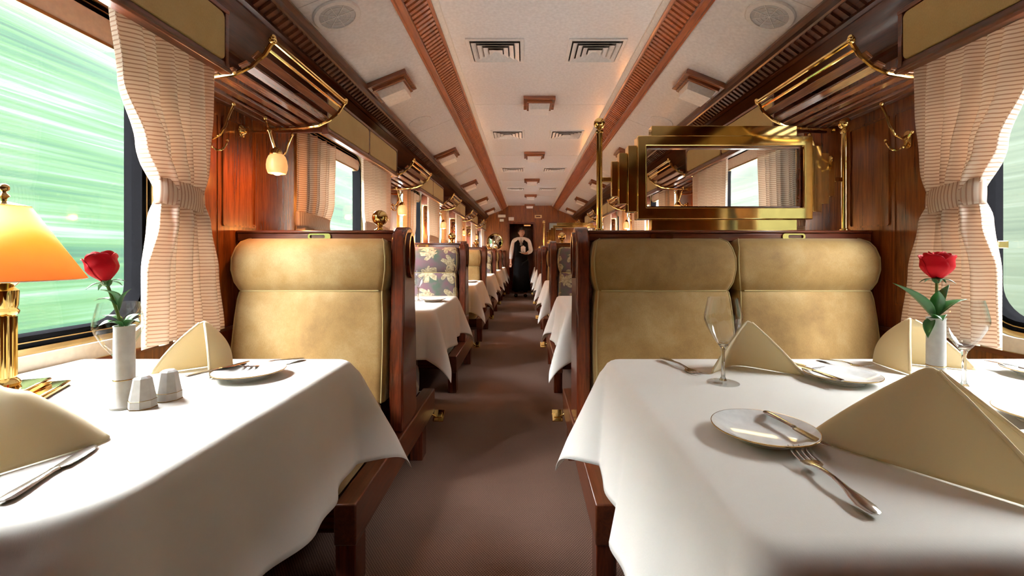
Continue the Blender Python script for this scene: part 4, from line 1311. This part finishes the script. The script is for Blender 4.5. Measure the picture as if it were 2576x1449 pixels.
# table lamp
t = thing('table_lamp', 'brass column table lamp with peach shade at the left border', 'table lamp', (-1.03, 0.872, ZP), math.radians(28))
mb = MB(); mb.box(-0.075, 0.075, -0.075, 0.075, 0, 0.012); mb.box(-0.052, 0.052, -0.052, 0.052, 0.012, 0.026); mb.build('base', M['brass'], t, bevel=0.004)
pr = [(0.022, 0.026), (0.024, 0.032), (0.020, 0.038), (0.016, 0.042), (0.016, 0.165), (0.020, 0.168), (0.022, 0.174), (0.018, 0.180), (0.020, 0.186), (0.021, 0.215), (0.014, 0.222), (0.024, 0.232), (0.024, 0.236), (0.006, 0.238), (0.004, 0.40)]
mb = MB().lathe(pr, (0, 0, 0), 32)
for i in range(12):
    a = 2*PI*i/12; mb.tube([(0.0160*math.cos(a), 0.0160*math.sin(a), 0.044), (0.0160*math.cos(a), 0.0160*math.sin(a), 0.163)], 0.0024, 6)
mb.build('column', M['brass'], t)
so = MB().lathe([(0.1185, 0.236), (0.036, 0.383)], (0, 0, 0), 48)
so.f = [f_ for f_ in so.f if len(f_) == 4]
so = so.build('lamp_shade', M['shade'], t, solid=0.0012)
MB().lathe([(0.1185, 0.2345), (0.1195, 0.2355), (0.1185, 0.237)], (0, 0, 0), 48).build('shade_trim', M['cream'], t)
mb = MB().lathe([(0.038, 0.383), (0.003, 0.392), (0.005, 0.398), (0.009, 0.402), (0.004, 0.408), (0.003, 0.411)], (0, 0, 0), 20); mb.ball((0, 0, 0.418), 0.0085, 14)
mb.build('finial', M['brassd'], t)
MB().ball((0, 0, 0.300), 0.018, 14, 1, 1, 1.5).build('bulb', emit('lamp_bulb', (1, 0.62, 0.3), 14), t)
l = bpy.data.lights.new('table_lamp_light', 'POINT'); l.energy = 2.6; l.color = (1.0, 0.58, 0.28); l.shadow_soft_size = 0.03
o = bpy.data.objects.new('table_lamp_light', l); COL.objects.link(o); o.parent = t; o.location = (0, 0, 0.30)
l.use_shadow = True
o.location = (0, 0, 0.345)

# ------------------------------------------------------------------ end wall details
def wall_item(name, label, cat, x0, x1, z0, z1, mat, d=0.03, y=Y1):
    w2, h2 = (x1-x0)/2, (z1-z0)/2
    return tag(MB().box(-w2, w2, -d, -0.001, -h2, h2).build(name, mat, None, bevel=0.006, loc=((x0+x1)/2, y, (z0+z1)/2)), label, cat)
wall_item('sign_box', 'cream box on the end wall, upper of two left of the doorway', 'wall box', -0.69, -0.50, 1.965, 2.035, M['cream'], 0.05)  # cream sign box, not a lamp
wall_item('small_sign_box', 'small cream box on the end wall below the wider one', 'wall box', -0.65, -0.545, 1.86, 1.925, M['cream'], 0.04)  # smaller sign box under it
w_ = wall_item('notice', 'small white notice above the left of the doorway', 'notice', -0.425, -0.285, 1.885, 1.975, M['china'], 0.012)
for i, (a, b, zz) in enumerate(((-0.045, 0.045, 0.015), (-0.045, 0.02, -0.005))):
    MB().box(a, b, -0.0135, -0.012, zz-0.004, zz+0.004).build('text_line', M['grey'], w_, smooth=False)
t = thing('name_plate', 'brass framed plate above the right of the doorway', 'plate sign', (0.335, Y1, 1.99))
f = lambda p, q, y: (p, y, q)
MB().ring(rrect(-0.09, 0.09, -0.038, 0.038, 0.006, 2), rrect(-0.058, 0.058, -0.016, 0.016, 0.003, 2), f, -0.001, -0.014).build('frame', M['gold'], t)
MB().box(-0.06, 0.06, -0.008, -0.001, -0.018, 0.018).build('plate_face', M['mahogx'], t, smooth=False)
t = thing('framed_picture', 'wide framed picture on the end wall, right of the doorway', 'picture', (0.785, Y1, 1.735))
MB().ring(rrect(-0.19, 0.19, -0.11, 0.11, 0.004, 2), rrect(-0.165, 0.165, -0.085, 0.085, 0.003, 2), f, -0.001, -0.02).build('frame', M['mahogx'], t)
MB().box(-0.166, 0.166, -0.010, -0.001, -0.086, 0.086).build('print', plain('pale_grey_print', (0.36, 0.42, 0.38), 0.2), t, smooth=False)
t = thing('round_mirror', 'round brass rimmed mirror on the left of the end wall', 'mirror', (-0.77, Y1, 1.345))
R = Matrix.Rotation(PI/2, 4, 'X')
MB().lathe([(0.185, 0.002), (0.205, 0.006), (0.205, 0.022), (0.19, 0.03), (0.178, 0.02)], (0, 0, 0), 48, R, close=True).build('rim', M['brass'], t)
MB().lathe([(0.0, 0.060), (0.05, 0.057), (0.10, 0.045), (0.15, 0.027), (0.186, 0.010)], (0, 0, 0), 48, R).build('mirror_glass', brass('mirror_silver', (0.85, 0.78, 0.62), 0.08), t)
t = thing('vestibule_lamp', 'warm lit ceiling lamp beyond the doorway', 'ceiling light', (0.06, Y1+0.7, 1.80))
MB().box(-0.10, 0.10, -0.05, 0.05, 0.02, 0.05).build('housing', M['brassd'], t, bevel=0.004)
MB().box(-0.09, 0.09, -0.045, 0.045, -0.005, 0.02).build('lens', M['globe'], t, bevel=0.004)
MB().tube([(0, 0, 0.05), (0, 0, 0.4)], 0.006, 8).build('stem', M['brassd'], t)

# ------------------------------------------------------------------ the waiter
def skinned(name, joints, edges, mat, parent, root=0, sub=2):
    me = bpy.data.meshes.new(name)
    me.from_pydata([j[0] for j in joints], edges, []); me.update()
    me.materials.append(mat)
    o = bpy.data.objects.new(name, me); COL.objects.link(o)
    md = o.modifiers.new('skin', 'SKIN'); md.use_smooth_shade = True
    for i, j in enumerate(joints):
        r = j[1]; sv = me.skin_vertices[0].data[i]
        sv.radius = r if isinstance(r, tuple) else (r, r); sv.use_root = (i == root)
    s_ = o.modifiers.new('sub', 'SUBSURF'); s_.levels = sub; s_.render_levels = sub
    if parent: o.parent = parent
    return o
wt = thing('person', 'waiter in white shirt, black waistcoat and long black apron at the end of the aisle', 'person', (-0.095, 10.55, 0))
H = 1.66
# body: pelvis, spine, neck, legs, arms in one continuous surface
J = [((0, 0, 0.90), (0.13, 0.09)), ((0, 0, 1.05), (0.115, 0.08)), ((0, 0, 1.25), (0.14, 0.09)), ((0, 0, 1.37), (0.11, 0.07)), ((0.005, -0.01, 1.43), 0.05), ((0.008, -0.015, 1.48), 0.048),
     ((0.095, 0, 0.84), 0.085), ((0.10, -0.005, 0.46), 0.055), ((0.10, 0.01, 0.09), 0.036), ((0.105, -0.10, 0.045), 0.034),
     ((-0.095, 0, 0.84), 0.085), ((-0.11, 0.02, 0.46), 0.055), ((-0.12, 0.05, 0.09), 0.036), ((-0.125, -0.05, 0.045), 0.034),
     ((-0.17, 0, 1.35), 0.052), ((-0.225, 0.0, 1.10), 0.040), ((-0.245, -0.05, 0.86), 0.028), ((-0.248, -0.065, 0.80), (0.034, 0.018)),
     ((0.17, 0, 1.35), 0.052), ((0.235, -0.01, 1.10), 0.040), ((0.12, -0.20, 1.04), 0.028), ((0.07, -0.25, 1.045), (0.032, 0.018))]
E = [(0, 1), (1, 2), (2, 3), (3, 4), (4, 5), (0, 6), (6, 7), (7, 8), (8, 9), (0, 10), (10, 11), (11, 12), (12, 13), (3, 14), (14, 15), (15, 16), (16, 17), (3, 18), (18, 19), (19, 20), (20, 21)]
# fingers
def hand(wi, dirs):
    for base, tip, r in dirs:
        a = len(J); J.append((base, r*1.1)); J.append((tuple((Vector(base)+Vector(tip))/2+Vector((0, -0.002, 0.001))), r)); J.append((tip, r*0.8))
        E.append((wi, a)); E.append((a, a+1)); E.append((a+1, a+2))
hand(17, [((-0.270+i*0.014, -0.072, 0.765), (-0.272+i*0.013, -0.085-0.004*i, 0.705+0.006*abs(i-1.5)), 0.0085) for i in range(4)] + [((-0.225, -0.085, 0.80), (-0.215, -0.105, 0.76), 0.009)])
hand(21, [((0.045, -0.268+i*0.014, 1.040), (0.00, -0.272+i*0.014, 1.047), 0.0085) for i in range(4)] + [((0.07, -0.275, 1.055), (0.04, -0.295, 1.066), 0.009)])
skinned('body', J, E, M['skin'], wt)
# head with face, built as one shaped surface on the neck
def head(u, v):
    th = 2*PI*u; ph = PI*v
    x = 0.074*math.sin(ph)*math.cos(th); y = 0.093*math.sin(ph)*math.sin(th); zz = 0.118*math.cos(ph)
    if zz < 0: x *= 1-0.35*(-zz/0.118)**1.5; y *= 1-0.12*(-zz/0.118)
    fr = max(0, -math.sin(th))*math.sin(ph)
    # nose, brow, eye hollows, chin
    y -= 0.020*math.exp(-(x/0.010)**2-((zz+0.012)/0.022)**2)*(fr > 0.3)
    y -= 0.006*math.exp(-((zz-0.026)/0.008)**2)*(fr > 0.3)
    y += 0.009*(math.exp(-((x-0.028)/0.012)**2)+math.exp(-((x+0.028)/0.012)**2))*math.exp(-((zz-0.010)/0.010)**2)*(fr > 0.3)
    y -= 0.008*math.exp(-(x/0.02)**2-((zz+0.092)/0.016)**2)*(fr > 0.2)
    y -= 0.004*math.exp(-(x/0.02)**2-((zz+0.055)/0.007)**2)*(fr > 0.3)
    return (x, y, zz)
hd = MB().grid(head, 40, 32, closeu=True)
for s in (-1, 1):
    hd.ball((s*0.076, 0.008, -0.005), 0.026, 12, 0.35, 0.7, 1.15)
ho = hd.build('head', M['skin'], wt, angle=80); ho.location = (0.010, -0.018, 1.545); ho.rotation_euler = (0, 0, math.radians(14))
mb = MB()
for s in (-1, 1): mb.ball((s*0.028, -0.080, 0.010), 0.0095, 12)
mb.build('eyes', M['white'], ho)
mb = MB()
for s in (-1, 1): mb.ball((s*0.028, -0.0875, 0.010), 0.0042, 8); mb.box(s*0.028-0.015, s*0.028+0.015, -0.094, -0.082, 0.026, 0.031)
mb.build('pupils_and_brows', M['hair'], ho)
mb = MB().tube([(-0.022, -0.083, -0.052), (0, -0.094, -0.055), (0.022, -0.083, -0.052)], [0.002, 0.0045, 0.002], 8); mb.build('mouth', plain('lips', (0.33, 0.10, 0.08), 0.5), ho)
def hair(u, v):
    p = Vector(head(u, v*0.52)); p = p*1.08
    if p.y < -0.04: p.z = max(p.z, 0.055)
    return p
MB().grid(hair, 32, 14, closeu=True).build('hair', M['hair'], ho, angle=80)
# clothing
skinned('shirt', [((0, 0, 0.95), (0.135, 0.095)), ((0, 0, 1.10), (0.128, 0.092)), ((0, 0, 1.26), (0.150, 0.100)), ((0, 0, 1.375), (0.115, 0.078)), ((0.005, -0.008, 1.425), 0.058),
    ((-0.172, 0, 1.35), 0.066), ((-0.228, 0.0, 1.10), 0.056), ((-0.246, -0.045, 0.89), 0.040), ((0.172, 0, 1.35), 0.066), ((0.238, -0.01, 1.10), 0.056), ((0.145, -0.18, 1.045), 0.040)],
    [(0, 1), (1, 2), (2, 3), (3, 4), (3, 5), (5, 6), (6, 7), (3, 8), (8, 9), (9, 10)], M['white'], wt)
def vest(u, v):
    th = 2*PI*u; z_ = lerp(0.93, 1.40, v)
    a = lerp(0.150, 0.172, sstep(0, 0.6, v))*(1-0.32*sstep(0.72, 1, v)); b = lerp(0.110, 0.120, sstep(0, 0.6, v))*(1-0.25*sstep(0.8, 1, v))
    return (a*math.cos(th), b*math.sin(th), z_)
vb = MB().grid(vest, 40, 24, closeu=True)
# open V neck in front: drop faces in front near the centre, above the fourth button
keep = []
for fc in vb.f:
    c = sum((vb.v[i] for i in fc), Vector())/4
    if c.y < 0 and abs(c.x) < 0.075*max(0, (c.z-1.20)/0.18) and c.z > 1.20: continue
    keep.append(fc)
vb.f = keep
vb.build('waistcoat', M['black'], wt, solid=0.006, angle=80)
MB().tube([(0, -0.108, 1.40), (0, -0.125, 1.36), (0, -0.128, 1.22)], [0.012, 0.010, 0.020], 8, 0.4).build('tie', M['black'], wt)
skinned('trousers', [((0, 0, 0.92), (0.145, 0.105)), ((0.095, 0, 0.82), 0.102), ((0.10, -0.005, 0.46), 0.080), ((0.10, 0.01, 0.10), 0.068), ((-0.095, 0, 0.82), 0.102), ((-0.11, 0.02, 0.46), 0.080), ((-0.12, 0.05, 0.10), 0.068)],
    [(0, 1), (1, 2), (2, 3), (0, 4), (4, 5), (5, 6)], M['black'], wt)
def apron(u, v):
    th = lerp(PI*0.92, PI*2.08, u); z_ = lerp(0.98, 0.16, v)
    a = lerp(0.152, 0.215, v); b = lerp(0.125, 0.165, v)
    k = 1+0.04*math.sin(9*th)*v
    return (a*math.cos(th)*k, b*math.sin(th)*k, z_)
MB().grid(apron, 40, 20).build('apron', M['black'], wt, solid=0.004, angle=80)
mb = MB()
for x, y in ((0.103, -0.06), (-0.123, -0.01)):
    mb.ball((x, y, 0.042), 0.05, 16, 0.95, 2.5, 0.82)
mb.build('shoes', plain('black_leather', (0.01, 0.01, 0.01), 0.25), wt)
# plate and folded napkin in the hand
p = dup(pl, (-0.055, 10.272, 1.055), 'white plate carried by the waiter'); p.scale = (1.25, 1.25, 1.1)
nk = MB()
def nf(u, v): return (lerp(-0.055, 0.055, u), -0.03*math.sin(PI*v)+0.035-0.05*v, 0.02+0.14*v*(1-0.25*(2*u-1)**2)+0.006*math.sin(u*14))
nk.grid(nf, 16, 12)
o = tag(nk.build('napkin', M['white'], None, solid=0.004), 'white folded napkin on the plate the waiter carries', 'napkin'); o.location = (-0.045, 10.275, 1.06)
